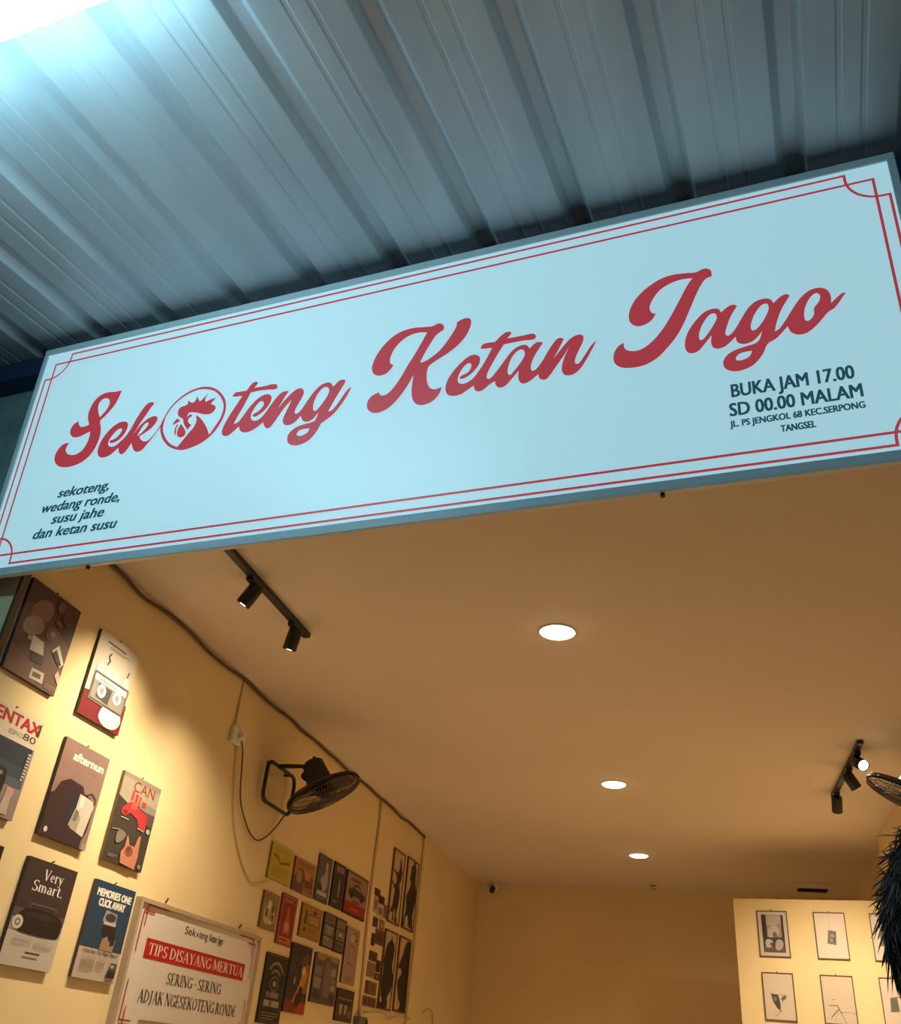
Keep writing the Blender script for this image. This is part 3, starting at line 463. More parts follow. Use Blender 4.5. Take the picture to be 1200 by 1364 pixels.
tl = thing('track_light', 'black ceiling track beside the left wall with two spot heads', 'track light', Matrix.Translation((-1.875, 3.84, CEIL)))
b = MB(); b.box((-.018, -1.25, -.024), (.018, 0, 0), M_BLACK, None, .003); b.box((-.019, -.02, -.026), (.019, .012, 0), M_BLACK, None, .003); b.build('rail', tl)
spot_head(tl, (-.0, -.60, 0), (-.62, .02, -1.0), SPOT_W, 92)
spot_head(tl, (-.0, -.13, 0), (-.28, .20, -1), SPOT_W, 104)
tr = thing('track_light', 'short black ceiling track at the right with three spot heads, two visibly glowing', 'track light', Matrix.Translation((.85, 6.66, CEIL)) @ Matrix.Rotation(math.radians(1.8), 4, 'Z'))
b = MB(); b.box((-.018, -1.16, -.024), (.018, 0, 0), M_BLACK, None, .003); b.build('rail', tr)
spot_head(tr, (0, -.98, 0), (.30, -.80, -.52), PART_W*.12, 80)
spot_head(tr, (0, -.66, 0), (.50, .25, -.80), PART_W*.3, 84)
spot_head(tr, (0, -.10, 0), (.04, .85, -1), PART_W, 96)
# ------------------------------------------------------------------ wall fans
def wall_fan(label, origin, mirror, cx_, cy_, cz_):
    """origin on the wall (foot of the bracket); local x points out of the wall, y into the shop, z up"""
    m = Matrix.Translation(origin)
    if mirror: m = m @ Matrix.Diagonal((-1, 1, 1, 1))
    S = lambda p: (m @ Vector(p)) - Vector(origin)
    t = thing('wall_fan', label, 'fan', Matrix.Translation(origin), 'fans on the side walls')
    c = Vector((cx_, cy_, cz_)); n = Vector((.47, .13, -.87)).normalized(); r = .222
    fr = []
    hw, hh, rad = .20, .115, .05
    for (a, z, s0) in ((-hw, hh, 180), (-hw, -hh, 270), (hw, -hh, 0), (hw, hh, 90)):
        px, pz = a + (rad if a < 0 else -rad), z + (-rad if z > 0 else rad)
        for i in range(5):
            an = math.radians({(-1, 1): 90, (-1, -1): 180, (1, -1): 270, (1, 1): 0}[(int(math.copysign(1, a)), int(math.copysign(1, z)))] + 90 * i / 4)
            fr.append(S((.045, px + rad * math.cos(an), pz + rad * math.sin(an))))
    b = MB(); b.tube(fr, .0115, M_BLACK, 10, True)
    for yy in (-.13, .13):
        b.tube([S((.045, yy, hh)), S((.0, yy, hh))], .009, M_BLACK, 8)
    b.build('wall_bracket', t)
    back = c - n * .10
    b = MB(); b.tube([S((.045, -.06, hh)), S((.10, -.05, hh + .005)), S((.20, -.03, hh + .01)), S(tuple(back + Vector((-.075, 0, .0))))], .013, M_BLACK, 10); b.build('arm', t)
    b = MB(); b.lathe([(0, -.03), (.026, -.03), (.026, .03), (0, .03)], M_BLACK, aim_mx(S(tuple(back + Vector((-.07, 0, .0)))), S((0, 1, 0))), 16); b.build('pivot', t)
    N = Vector(S(tuple(n))); CC = Vector(S(tuple(c))); mx = aim_mx(CC, N)
    b = MB(); b.lathe([(0, -.205), (.045, -.205), (.062, -.19), (.070, -.12), (.078, -.07), (.078, -.045), (0, -.045)], M_BLACKM, mx, 28); mot = b.build('motor_housing', t)
    b = MB(); kp = mx @ Vector((.03, .02, -.205)); b.tube([kp, kp - N * .022], .004, M_BLACK, 8); b.lathe([(0, 0), (.008, .001), (.009, .008), (0, .012)], M_BLACK, aim_mx(kp - N * .02, -N), 12); b.build('swing_knob', mot)
    def grille(name, fr_):
        b = MB()
        rings = [(r, 0), (r*.985, fr_*.02), (r*.80, fr_*.036), (r*.55, fr_*.046), (r*.30, fr_*.050)]
        for j, (rr, zz) in enumerate(rings):
            b.tube([mx @ Vector((rr*math.cos(2*PI*i/48), rr*math.sin(2*PI*i/48), zz)) for i in range(48)], .0062 if j == 0 else .0021, M_BLACK if j == 0 else M_WIRE, 6, True)
        for i in range(72):
            a = 2*PI*i/72; q = a + .10
            b.tube([mx @ Vector((rr*math.cos(a + (q-a)*f), rr*math.sin(a + (q-a)*f), zz)) for rr, zz, f in ((r, 0, 0), (r*.97, fr_*.026, .1), (r*.80, fr_*.038, .3), (r*.55, fr_*.048, .6), (r*.28, fr_*.052, 1))], .0016, M_WIRE, 4, caps=False)
        b.lathe([(0, fr_*.056), (r*.27, fr_*.056), (r*.30, fr_*.050), (r*.27, fr_*.044), (0, fr_*.044)], M_BLACKM, mx, 24)
        return b.build(name, t)
    grille('front_grille', 1.0); grille('rear_grille', -.9)
    b = MB(); b.lathe([(0, -.035), (.032, -.035), (.036, .0), (.030, .025), (0, .032)], M_BLACKM, mx, 24); b.build('hub', t)
    for kq in range(3):
        b = MB(); a0 = 2*PI*kq/3; nu, nv = 6, 8; g = []
        for i in range(nu + 1):
            rr = .034 + (.195 - .034) * i / nu; wd = (.55 + .5 * math.sin(PI * min(1, i/nu*.85))) ; row = []
            for j in range(nv + 1):
                a = a0 + wd * (j/nv - .5); zz = .020 * (1 - 2*j/nv)
                row.append(b.bm.verts.new(mx @ Vector((rr*math.cos(a), rr*math.sin(a), zz))))
            g.append(row)
        kk = b.mi(M_WIRE)
        for i in range(nu):
            for j in range(nv):
                f = b.bm.faces.new((g[i][j], g[i+1][j], g[i+1][j+1], g[i][j+1])); f.material_index = kk; f.smooth = True
        o = b.build('blade', t); so = o.modifiers.new('t', 'SOLIDIFY'); so.thickness = .0025
    return t
def onwall(y, z, off=.006): return Vector((XL + off, y, z + CZ))
fan = wall_fan('black wall fan tipped face down on the left wall', (XL, 5.04, CZ + 1.345), False, .335, .0, -.02)
o = Vector((XL, 5.04, CZ + 1.345))
cordp = [(5.20, 1.245), (5.136, 1.141), (5.031, 1.061), (4.925, 1.02), (4.815, 1.041), (4.705, 1.109), (4.628, 1.191), (4.576, 1.343), (4.545, 1.43), (4.490, 1.475)]
def spline(pts, n=6):
    P = [Vector(p) for p in pts]; out = []
    for i in range(len(P) - 1):
        p0 = P[max(i-1, 0)]; p1 = P[i]; p2 = P[i+1]; p3 = P[min(i+2, len(P)-1)]
        for k in range(n):
            t = k / n; out.append(.5*((2*p1) + (p2-p0)*t + (2*p0-5*p1+4*p2-p3)*t*t + (3*p1-p0-3*p2+p3)*t**3))
    out.append(P[-1]); return out
b = MB(); b.tube([p - o for p in spline([onwall(y, z, .02 if i else .045) for i, (y, z) in enumerate(cordp)])], .0042, M_CABLE, 8); b.build('power_cord', fan)
wall_fan('black wall fan at the right edge, partly seen beside the glowing spot head', (XR, 5.46, CZ + 1.49), True, .193, .0, -.02)

# ------------------------------------------------------------------ sockets, cables and pipes on the left wall
t = thing('wall_socket', 'small wall socket box left of the fan with its plug', 'socket', Matrix.Translation((XL, 4.45, CZ + 1.475)))
b = MB(); b.box((0, -.05, -.045), (.028, .05, .045), M_WHITE, None, .006); b.build('box', t)
b = MB(); b.box((.028, .0, -.018), (.06, .045, .018), M_WHITE, None, .006); b.build('plug', t)
def cable(name, label, pts, r, m, off, cat='cable'):
    b = MB(); b.tube(spline([onwall(y, z, off) for y, z in pts], 5), r, m, 8); return tag(b.build(name), label, cat)
cable('cable', 'thin cable dropping from the ceiling to the wall socket', [(4.433, 1.799), (4.43, 1.7), (4.432, 1.6), (4.43, 1.52)], .005, M_WCABLE, .006)
b = MB()
random.seed(3); ep = [(2.66, 1.785)]
y = 2.66
while y < 8.2:
    y += .22; ep.append((min(y, 8.235), 1.786 + random.uniform(-.014, .008) - (.018 if abs(y - 3.35) < .12 or abs(y - 4.1) < .1 else 0)))
b.tube(spline([onwall(a, z, .012 + random.uniform(0, .008)) for a, z in ep], 5), .0085, M_CABLE, 8)
tag(b.build('cable'), 'long dark cable running along the corner of left wall and ceiling', 'cable')
cable('conduit', 'thin pale conduit down the left wall behind the small signs', [(6.97, 1.80), (6.985, 1.58), (6.972, 1.25), (6.976, .92), (7.01, .58), (7.04, .275)], .011, M_WCABLE, .011, 'pipe')
cable('conduit', 'thin pale conduit right of the black silhouette pictures', [(8.24, 1.80), (8.246, 1.55), (8.235, .93), (8.20, .32), (8.20, -.3)], .011, M_WCABLE, .011, 'pipe')
cable('cable', 'wavy pale cable under the black silhouette pictures', [(7.10, .301), (7.321, .316), (7.515, .321), (7.654, .294), (7.765, .307), (7.896, .327), (8.038, .321), (8.165, .314), (8.24, .332)], .0075, M_WCABLE, .03)
cable('cable', 'thin looped cable low on the wall beyond the silhouette pictures', [(8.70, .39), (8.773, .424), (8.878, .439), (8.981, .432), (9.041, .371), (9.053, .30), (9.06, .0)], .006, M_WCABLE, .008)
cable('cable', 'thin pale cable hanging from the wall socket to the yellow note sheet', [(4.490, 1.435), (4.573, 1.177), (4.649, 1.035), (4.760, 0.920), (4.898, 0.829), (5.010, 0.802), (5.197, 0.848)], .004, M_WCABLE, .008)
t = thing('junction_box', 'small grey box low on the wall below the card cluster', 'box', Matrix.Translation((XL, 7.04, CZ + .20)))
b = MB(); b.box((0, -.085, -.07), (.05, .085, .068), pm('#6f6a5e'), None, .006); b.build('box', t); b = MB(); b.box((.05, .05, -.06), (.056, .08, .05), M_BLACK); b.build('latch', t)

# camera dome, hook and vent at the back
t = thing('security_camera', 'small black security camera in the back left corner', 'camera', Matrix.Translation((-2.32, YB, CZ + 1.770)))
b = MB(); b.lathe([(0, 0), (.055, 0), (.055, .018), (.04, .03), (0, .03)], M_WHITE, aim_mx((0, 0, 0), (0, -1, 0)), 24); b.build('mount', t)
b = MB(); b.tube([(0, -.03, -.005), (0, -.07, -.03)], .012, M_WHITE, 10); b.build('arm', t)
b = MB(); b.lathe([(0, -.05), (.024, -.05), (.030, -.04), (.030, .05), (.022, .06), (0, .055)], M_BLACK, aim_mx((.0, -.085, -.045), (.15, -1, -.45)), 20); b.build('camera_body', t)
t = thing('ceiling_hook', 'tiny metal hook plate on the ceiling near the back wall', 'hook', Matrix.Translation((-.57, 10.24, CEIL)))
b = MB(); b.box((-.035, -.02, -.006), (.035, .02, 0), pm('#7a6a52')); b.build('plate', t)
b = MB(); b.tube([(0, 0, -.002), (0, 0, -.03), (.012, 0, -.042), (.024, 0, -.03)], .004, pm('#7a6a52'), 8); b.build('hook', t)
t = thing('ceiling_vent', 'square ceiling vent with dark slot above the picture partition', 'vent', Matrix.Translation((.975, 10.10, CEIL)))
M_VENT = M_CEIL
b = MB()
for lo, hi in (((-.19, -.345, -.012), (.19, -.10, 0)), ((-.19, .12, -.012), (.19, .345, 0)), ((-.19, -.10, -.012), (-.14, .12, 0)), ((.14, -.10, -.012), (.19, .12, 0))): b.box(lo, hi, M_VENT)
b.build('frame', t)
b = MB(); b.box((-.14, -.10, -.004), (.14, .12, 0), M_BLACK); b.build('slot', t)
for i in range(3):
    b = MB(); b.box((-.14, -.012, -.0015), (.14, .012, .0015), pm('#3a2618'), Matrix.Translation((0, -.05 + i*.06, -.009)) @ Matrix.Rotation(.5, 4, 'X')); b.build('slat', t)
# ------------------------------------------------------------------ posters and pictures
class Art:
    """a printed picture in unit coordinates (u right, v up) on a board w by h metres"""
    def __init__(s, w, h, z): s.w, s.h, s.z, s.b = w, h, z, MB()
    def n(s): s.z += .00025; return s.z
    def X(s, u): return (u - .5) * s.w
    def Y(s, v): return v * s.h
    def P(s, pts, c):
        z = s.n(); m = pm(c, .5); me = curve_mesh([[(s.X(u), s.Y(v)) for u, v in pts]])
        s.b.add_mesh(me, m, lambda q: Vector((q.x, q.y, z))); return s
    def SP(s, pts, c): return s.P([tuple(q) for q in smooth_loop(pts, 4)], c)
    def R(s, u0, v0, u1, v1, c):
        z = s.n(); s.b.face([(s.X(u0), s.Y(v0), z), (s.X(u1), s.Y(v0), z), (s.X(u1), s.Y(v1), z), (s.X(u0), s.Y(v1), z)], pm(c, .5)); return s
    def E(s, u, v, ru, rv, c, n=24):
        z = s.n(); s.b.face([(s.X(u + ru*math.cos(2*PI*i/n)), s.Y(v + rv*math.sin(2*PI*i/n)), z) for i in range(n)], pm(c, .5)); return s
    def L(s, pts, wd, c, closed=False):
        ribbon(s.b, [(s.X(u), s.Y(v)) for u, v in pts], wd, s.n(), pm(c, .5), closed); return s
    def B(s, u0, v0, u1, v1, wd, c): return s.L([(u0, v0), (u1, v0), (u1, v1), (u0, v1)], wd, c, True)
    def T(s, t, u0, v0, u1, cap, c, bold=.0, shear=0):
        put_text(s.b, t, s.X(u0), s.Y(v0), s.X(u1), cap * s.h, s.n(), pm(c, .5), bold, shear); return s
    def RT(s, t, u0, v0, u1, cap, c): roman(s.b, t, s.X(u0), s.Y(v0), s.X(u1), cap * s.h, s.n(), pm(c, .5)); return s
    def lines(s, u0, v0, u1, v1, n, c, th=.35):
        """rows of print too small to read"""
        dv = (v1 - v0) / n
        for i in range(n): s.R(u0, v0 + dv * i, u1 - (.25*(u1-u0) if i == 0 else 0), v0 + dv * (i + th), c)
        return s
def wall_board(name, label, cat, y0, y1, z0, z1, depth, edge, art, group, nail=True, frame=None, inset=.012):
    f = (2.502 - depth) / 2.502                               # the measured outline is that of the front face
    y0, y1, z0, z1 = y0*f, y1*f, z0*f, z1*f
    w, h = y1 - y0, z1 - z0
    return board(name, label, cat, frame_mx((XL, (y0+y1)/2, z0 + CZ), (0, 1, 0), (0, 0, 1)), w, h, depth, edge, art, group, nail, frame, inset)
def board(name, label, cat, mx, w, h, depth, edge, art, group, nail, frame, inset):
    t = thing(name, label, cat, mx, group)
    if frame:
        b = MB(); b.box((-w/2+.004, .004, 0), (w/2-.004, h-.004, depth*.6), pm(edge)); b.build('backing', t)
        b = MB(); d = inset
        for lo, hi in (((-w/2, 0, 0), (w/2, d, depth)), ((-w/2, h-d, 0), (w/2, h, depth)), ((-w/2, d, 0), (-w/2+d, h-d, depth)), ((w/2-d, d, 0), (w/2, h-d, depth))): b.box(lo, hi, frame, None, .0015)
        b.build('frame', t); a = Art(w - 2*d, h - 2*d, depth*.6)
        art(a); o = a.b.build('picture', t, Matrix.Translation((0, d, 0)), recalc=False)
    else:
        b = MB(); b.box((-w/2, 0, 0), (w/2, h, depth), pm(edge, .6), None, .0015); b.build('panel', t)
        a = Art(w, h, depth); art(a); a.b.build('print', t, recalc=False)
    if nail:
        b = MB(); b.tube([(0, h + .004, 0), (0, h + .010, .012)], .0028, M_BLACK, 6); b.tube([(0, h + .008, .004), (0, h-.006, .004)], .002, M_BLACK, 6); b.build('nail', t)
    return t

G1 = 'large posters on the left wall'
def a_gadget(a):
    a.R(0,0,1,1,'#6b4a40').P([(0,.72),(.35,.80),(.8,.62),(1,.55),(1,1),(0,1)],'#4c2f2b').P([(0,0),(.6,0),(.45,.2),(.1,.25),(0,.3)],'#7b5647')
    a.SP([(.16,.62),(.45,.66),(.52,.80),(.42,.88),(.2,.80)],'#8a6b5a').SP([(.12,.44),(.40,.50),(.44,.60),(.34,.66),(.1,.58)],'#a58d78')
    a.P([(.32,.30),(.58,.32),(.52,.45),(.30,.46)],'#e2d6c0').P([(.38,.20),(.62,.22),(.59,.31),(.36,.30)],'#3b2c2a').P([(.46,.04),(.72,.05),(.70,.16),(.46,.15)],'#d9cdb8').P([(.50,.07),(.66,.08),(.65,.13),(.50,.12)],'#6b5a50')
    a.P([(.70,.42),(.92,.30),(.98,.36),(.80,.52)],'#e8dcc6').P([(.72,.40),(.90,.30),(.94,.34),(.78,.46)],'#3a2a28').P([(.88,.20),(1,.12),(1,.2),(.92,.27)],'#cbb9a2')
    a.SP([(.50,.52),(.72,.54),(.74,.62),(.55,.64)],'#7d6350').E(.62,.58,.05,.03,'#b49c84').SP([(.70,.80),(.85,.74),(.92,.82),(.78,.90)],'#5d3a34').SP([(.55,.86),(.66,.84),(.68,.93),(.58,.95)],'#7c4a42')
    a.P([(.22,.38),(.30,.39),(.29,.44),(.21,.43)],'#b8a48e').P([(.60,.70),(.72,.68),(.73,.73),(.62,.75)],'#6f5448').lines(.76,.03,.95,.09,3,'#9a7a66')
wall_board('wall_poster', 'brown poster of scattered old gadgets, highest poster just under the sign', 'poster', 2.647, 2.964, 1.141, 1.516, .016, '#3d2a24', a_gadget, G1)
def a_cassette(a):
    a.R(0,0,1,1,'#cbbfb2').P([(0,0),(1,0),(1,.36),(.55,.36),(0,.28)],'#74202a').P([(0,.28),(.4,.33),(.4,.36),(0,.30)],'#cbbfb2')
    a.lines(.20,.905,.82,.935,1,'#5a4a44',.6).lines(.28,.85,.78,.89,2,'#7a6a60')
    a.L([(.32,.66),(.36,.72),(.31,.76),(.35,.81)], .007, '#2a2422').L([(.78,.62),(.83,.66),(.86,.74)], .006, '#3a3230')
    for q in (.12,.32,.52,.76): a.SP([(q,.44),(q+.13,.44),(q+.14,.60),(q+.07,.66),(q,.60)],'#e5dcd0')
    a.SP([(.45,.06),(.80,.02),(.95,.14),(.80,.26),(.5,.22)],'#e8ded2')
    a.P([(.10,.20),(.93,.20),(.97,.54),(.10,.54)],'#8a8480').P([(.13,.44),(.92,.44),(.93,.51),(.13,.51)],'#e9e2d8').lines(.25,.46,.8,.48,1,'#8a7a75',.7).P([(.25,.26),(.55,.24),(.58,.42),(.25,.42)],'#4c4644')
    a.E(.35,.35,.10,.075,'#efe8de').E(.35,.35,.05,.04,'#8f8884').E(.72,.37,.10,.075,'#efe8de').E(.72,.37,.05,.04,'#8f8884').B(.12,.22,.92,.52,.004,'#5a5452')
wall_board('wall_poster', 'poster of a hand holding a grey cassette tape over a red corner', 'poster', 3.129, 3.441, 1.137, 1.515, .016, '#4a3a34', a_cassette, G1)
def a_compact(a):
    a.R(0,0,1,1,'#d8c9b4').T('PENTAX', .04, .845, .99, .115, '#b3121c', .045).T('ESPIO', .47,.755,.72,.045,'#77706c').T('80', .73,.755,.97,.065,'#3a3432').P([(.94,.84),(1,.84),(1,.98),(.97,.96)],'#4a3a34')
    a.R(0,0,1,.70,'#8d7f7c').R(0,.30,.97,.70,'#2c3446').R(0,.36,.97,.50,'#3a4456').R(0,.30,.97,.38,'#565a64')
    a.SP([(.05,.16,1),(.62,.16,1),(.66,.20),(.66,.40),(.6,.44,1),(.05,.44,1)],'#231c1e').E(.30,.30,.14,.11,'#0e0c0e').E(.30,.30,.08,.065,'#39404c').E(.56,.38,.03,.02,'#8b8890').P([(.70,.03),(.86,.03),(.84,.28),(.74,.28)],'#b7a59c').E(.82,.24,.05,.04,'#c9988c').lines(.9,.38,.96,.66,9,'#c4beba',.6)
wall_board('wall_poster', 'poster with red capital lettering and a compact camera, at the left picture edge', 'poster', 2.642, 2.955, .651, 1.029, .016, '#4a3a34', a_compact, G1)
def a_after(a):
    a.R(0,0,1,1,'#8f736e').P([(0,.5),(.3,.55),(.3,1),(0,1)],'#94756f').T('afternun', .24,.815,.92,.085,'#e9ded2',.05).lines(.22,.90,.36,.92,1,'#a88c84').lines(.78,.895,.92,.915,1,'#a88c84').lines(.62,.755,.85,.765,1,'#7a605a')
    a.P([(0,0),(.86,0),(.86,.08),(.92,.18),(.94,.40),(.90,.50),(.66,.54),(.60,.60),(.3,.62),(.14,.56),(.06,.44),(0,.42)],'#3a2628')
    a.P([(.40,.20),(.56,.18),(.58,.50),(.44,.54)],'#2b2c3a').P([(.56,.16),(.86,.12),(.93,.44),(.88,.50),(.58,.52)],'#c9c0b4').P([(.50,.18),(.70,.14),(.72,.30),(.56,.36)],'#a59a8e').P([(.62,.38),(.70,.40),(.70,.50),(.62,.51)],'#e2dacd').P([(.56,.24),(.64,.24),(.66,.34),(.58,.36)],'#7d6e64')
    a.L([(.70,.53),(.82,.57),(.93,.53),(.94,.47)], .005, '#4a3836').E(.10,.065,.035,.028,'#d8cdc2').P([(.87,0),(1,0),(1,.05),(.9,.08)],'#a5877f')
wall_board('wall_poster', 'mauve poster with white lower case heading over a dark television shape', 'poster', 3.118, 3.432, .645, 1.029, .016, '#4a342c', a_after, G1)
def a_can(a):
    a.R(0,0,1,1,'#3f3733').P([(0,.72),(.3,.66),(1,.74),(1,1),(0,1)],'#a39888').P([(0,.95),(1,.93),(1,1),(0,1)],'#92857a').P([(.55,.68),(1,.62),(1,.74),(.6,.76)],'#8b8378').P([(.70,.55),(1,.5),(1,.66),(.7,.66)],'#5f474a')
    a.T('CAN', .30,.83,.86,.12,'#9b3a34',0).R(.30,.72,.36,.83,'#b04a42').R(.40,.70,.47,.81,'#a8443c').R(.50,.69,.55,.80,'#b04a42').R(.60,.70,.70,.76,'#a8443c')
    a.P([(.14,.60),(.30,.70),(.60,.66),(.80,.62),(.82,.45),(.66,.44),(.56,.54),(.36,.58),(.24,.52),(.14,.54)],'#b2343a').P([(.34,.62),(.5,.64),(.5,.72),(.36,.72)],'#c25a50').E(.24,.57,.05,.02,'#7a1f24')
    a.L([(.16,.50),(.36,.50)], .004,'#b5ab9e').L([(.62,.45),(.80,.44)], .004,'#b5ab9e').L([(.02,.34),(.2,.36),(.3,.34)], .004,'#8f877c').E(.90,.46,.05,.03,'#a8b0a4')
    a.SP([(.18,.22),(.30,.24),(.38,.32),(.30,.36),(.18,.34)],'#7d7468')
    a.P([(.40,.02),(.78,.0),(.80,.16),(.78,.22),(.76,.38),(.70,.37),(.66,.24),(.58,.24),(.52,.24),(.48,.30),(.43,.34),(.42,.20),(.36,.14)],'#b87a62').E(.55,.17,.10,.06,'#8a4a40').E(.53,.19,.04,.03,'#6a322c').lines(.08,.05,.28,.09,2,'#8d847a').E(.88,.05,.04,.025,'#8d847a')
wall_board('wall_poster', 'dark poster with red splash, raised hand and red capitals at its top', 'poster', 3.564, 3.881, .644, 1.021, .016, '#6a5236', a_can, G1)
def a_dark(a): a.R(0,0,1,1,'#1c1413').R(.06,.05,.94,.3,'#2c201e').E(.5,.6,.25,.18,'#33262a')
wall_board('wall_poster', 'nearly black poster of which only a corner shows at the left picture edge', 'poster', 2.648, 2.964, .185, .561, .016, '#1a1210', a_dark, G1)
def a_smart(a):
    a.R(0,0,1,1,'#b9b2a8').R(0,.42,1,1,'#3a2a2c').R(0,.42,1,.52,'#55464a').R(0,.36,1,.43,'#8a8284').R(0,.32,1,.37,'#a8a19c')
    a.RT('Very', .36,.82,.76,.105,'#e6dfd6').RT('Smart.', .20,.70,.82,.105,'#e6dfd6')
    a.L([(.28,.53),(.28,.58),(.78,.58),(.78,.53)], .006,'#5d5256').SP([(.08,.36,1),(.10,.46),(.22,.53),(.78,.53),(.95,.47),(.97,.36),(.92,.31),(.2,.31)],'#191114').SP([(.25,.50),(.75,.50),(.80,.46),(.25,.46)],'#2c2226').E(.12,.39,.10,.065,'#c9bfb2').E(.12,.39,.05,.035,'#7d7068').E(.12,.39,.02,.015,'#d9cfc2')
    a.lines(.14,.20,.48,.28,6,'#a09990').lines(.54,.20,.90,.28,6,'#a09990').R(.40,.125,.68,.145,'#4a4240')
wall_board('wall_poster', 'poster of a black portable stereo under big white serif words', 'poster', 3.115, 3.429, .191, .562, .016, '#4a3a2c', a_smart, G1)
def a_click(a):
    a.R(0,0,1,1,'#b7a69a').R(0,.31,1,1,'#1f3a55').T('MEMORIES ONE', .09,.845,.93,.075,'#e2e0d6',.055).T('CLICK AWAY', .18,.745,.82,.075,'#e2e0d6',.055)
    a.P([(.36,.60),(.70,.58),(.68,.70),(.40,.72)],'#8f9294').E(.54,.65,.13,.045,'#3f3a38').R(.40,.57,.70,.60,'#b7b4aa').P([(.40,.46),(.74,.44),(.74,.57),(.42,.57)],'#261d1e').P([(.44,.31),(.76,.31),(.78,.44),(.62,.40),(.56,.46),(.46,.42)],'#9c7a62').P([(.66,.36),(.76,.38),(.76,.45),(.66,.42)],'#2a1f20')
    a.T('Click Fast, You Might Miss It', .10,.265,.92,.03,'#2e2624',.02).lines(.10,.08,.42,.24,9,'#9d8d82').lines(.46,.12,.66,.24,7,'#9d8d82').R(.74,.05,.94,.12,'#2a2424').R(.78,.12,.94,.20,'#4a4442').R(.80,.15,.87,.18,'#b7a69a')
wall_board('wall_poster', 'blue poster of a hand holding up a small camera, left of the framed notice', 'poster', 3.570, 3.880, .192, .563, .016, '#4a3a34', a_click, G1)

# the big framed notice
NY0, NY1, NZ0, NZ1 = 3.945, 5.262, -.36, .556
def a_tips(a):
    def U(y): return (y - NY0 - .03) / (NY1 - NY0 - .06)
    def Vv(z): return (z - NZ0 - .03) / (NZ1 - NZ0 - .06)
    H_ = NZ1 - NZ0 - .06
    a.R(0,0,1,1,'#d9cec4')
    a.T('Sek', U(4.41),Vv(.452),U(4.52),.034/H_,'#3a302c',.018).T('teng', U(4.555),Vv(.452),U(4.645),.034/H_,'#3a302c',.018).T('Ketan', U(4.665),Vv(.452),U(4.745),.034/H_,'#3a302c',.018).T('Jago', U(4.76),Vv(.452),U(4.815),.034/H_,'#3a302c',.018)
    a.E(U(4.536),Vv(.463),.006,.012,'#5a302c')
    a.R(U(4.089),Vv(.313),U(5.120),Vv(.394),'#b01019').RT('TIPS DISAYANG MERTUA', U(4.118),Vv(.330),U(5.105),.048/H_,'#e8d2c4')
    a.RT('SERING - SERING', U(4.335),Vv(.230),U(4.893),.048/H_,'#4a3a2a').RT('ADJAK NGESEKOTENG RONDE', U(4.122),Vv(.143),U(5.108),.050/H_,'#4a3a2a')
    a.lines(U(4.17),Vv(.066),U(4.80),Vv(.082),1,'#8a7a6c',.6).lines(U(4.17),Vv(-.02),U(5.0),Vv(.03),1,'#8a7a6c',.3).lines(U(4.17),Vv(-.2),U(5.0),Vv(-.06),3,'#8a7a6c',.2)
    red = '#a8201f'
    def hl(y0, z0, y1, z1): a.L([(U(y0),Vv(z0)),(U(y1),Vv(z1))], .007, red)
    for s in (0, 1):
        f = (lambda y: y) if s == 0 else (lambda y: 4.603*2 - y)
        hl(f(4.038),.524,f(4.222),.524); hl(f(4.038),.436,f(4.038),.524); hl(f(4.009),.497,f(4.104),.497); hl(f(4.012),.330,f(4.012),.497)
        for q in (.23, -.0): pass
        hl(f(4.012),.064,f(4.012),.223); hl(f(4.012),.066,f(4.102),.066); hl(f(4.04),-.01,f(4.04),.12)
n = wall_board('framed_notice', 'large white framed notice with a red banner of capitals on the left wall', 'notice', NY0, NY1, NZ0, NZ1, .034, '#b9a48c', a_tips, None, False, pm('#b09a80', .5), .02)
for yy in (-.40, .40):
    b = MB(); b.tube([(yy, .915, .004), (yy, .935, .014)], .004, M_BLACK, 6); b.build('hook', n)
G2 = 'small vintage signs on the left wall'
def sgn(label, y0, y1, z0, z1, edge, art, nail=False): return wall_board('vintage_sign', label, 'small sign', y0, y1, z0, z1, .013, edge, art, G2, nail)
sgn('yellow note sheet, leftmost of the top row of small signs', 5.182, 5.506, .87, 1.07, '#8a7a20', lambda a: a.R(0,0,1,1,'#b9a838').lines(.14,.82,.86,.90,2,'#8f7c22',.3).P([(.12,.72),(.3,.70),(.45,.55),(.6,.60),(.88,.66),(.86,.56),(.6,.52),(.45,.48),(.3,.60),(.12,.64)],'#7a6a1c').lines(.12,.12,.82,.44,5,'#8f7c22',.25))
sgn('tan and brown sign with a seated figure, second in the top row', 5.548, 5.89, .868, 1.063, '#6a4a2a', lambda a: a.R(0,0,1,1,'#a8743c').P([(0,0),(.5,0),(.52,.5),(.4,.72),(.22,.70),(.1,.5),(0,.4)],'#6a4030').SP([(.16,.3),(.34,.3),(.36,.56),(.26,.66),(.16,.56)],'#9a7a68').lines(.12,.80,.9,.94,2,'#8a5024',.6).R(.54,.10,.92,.44,'#6a3c24').lines(.56,.12,.9,.24,2,'#b08a60',.5).E(.84,.52,.08,.08,'#9a3c22').R(.5,.5,.75,.7,'#c08a34'))
sgn('grey blue sign of a pale standing figure, third in the top row', 5.928, 6.16, .872, 1.161, '#4a4a50', lambda a: a.R(0,0,1,1,'#57525c').SP([(.34,.28),(.62,.24),(.82,.40),(.78,.60),(.66,.86),(.56,.86),(.52,.62),(.3,.5)],'#a39a92').E(.62,.80,.08,.06,'#c9b0a0').P([(.1,.2),(.5,.26),(.3,.4),(.1,.36)],'#2a2838').R(.1,.13,.85,.22,'#b9b2ac').R(.05,.03,.95,.08,'#3c3a34').lines(.15,.06,.85,.12,1,'#83786a'))
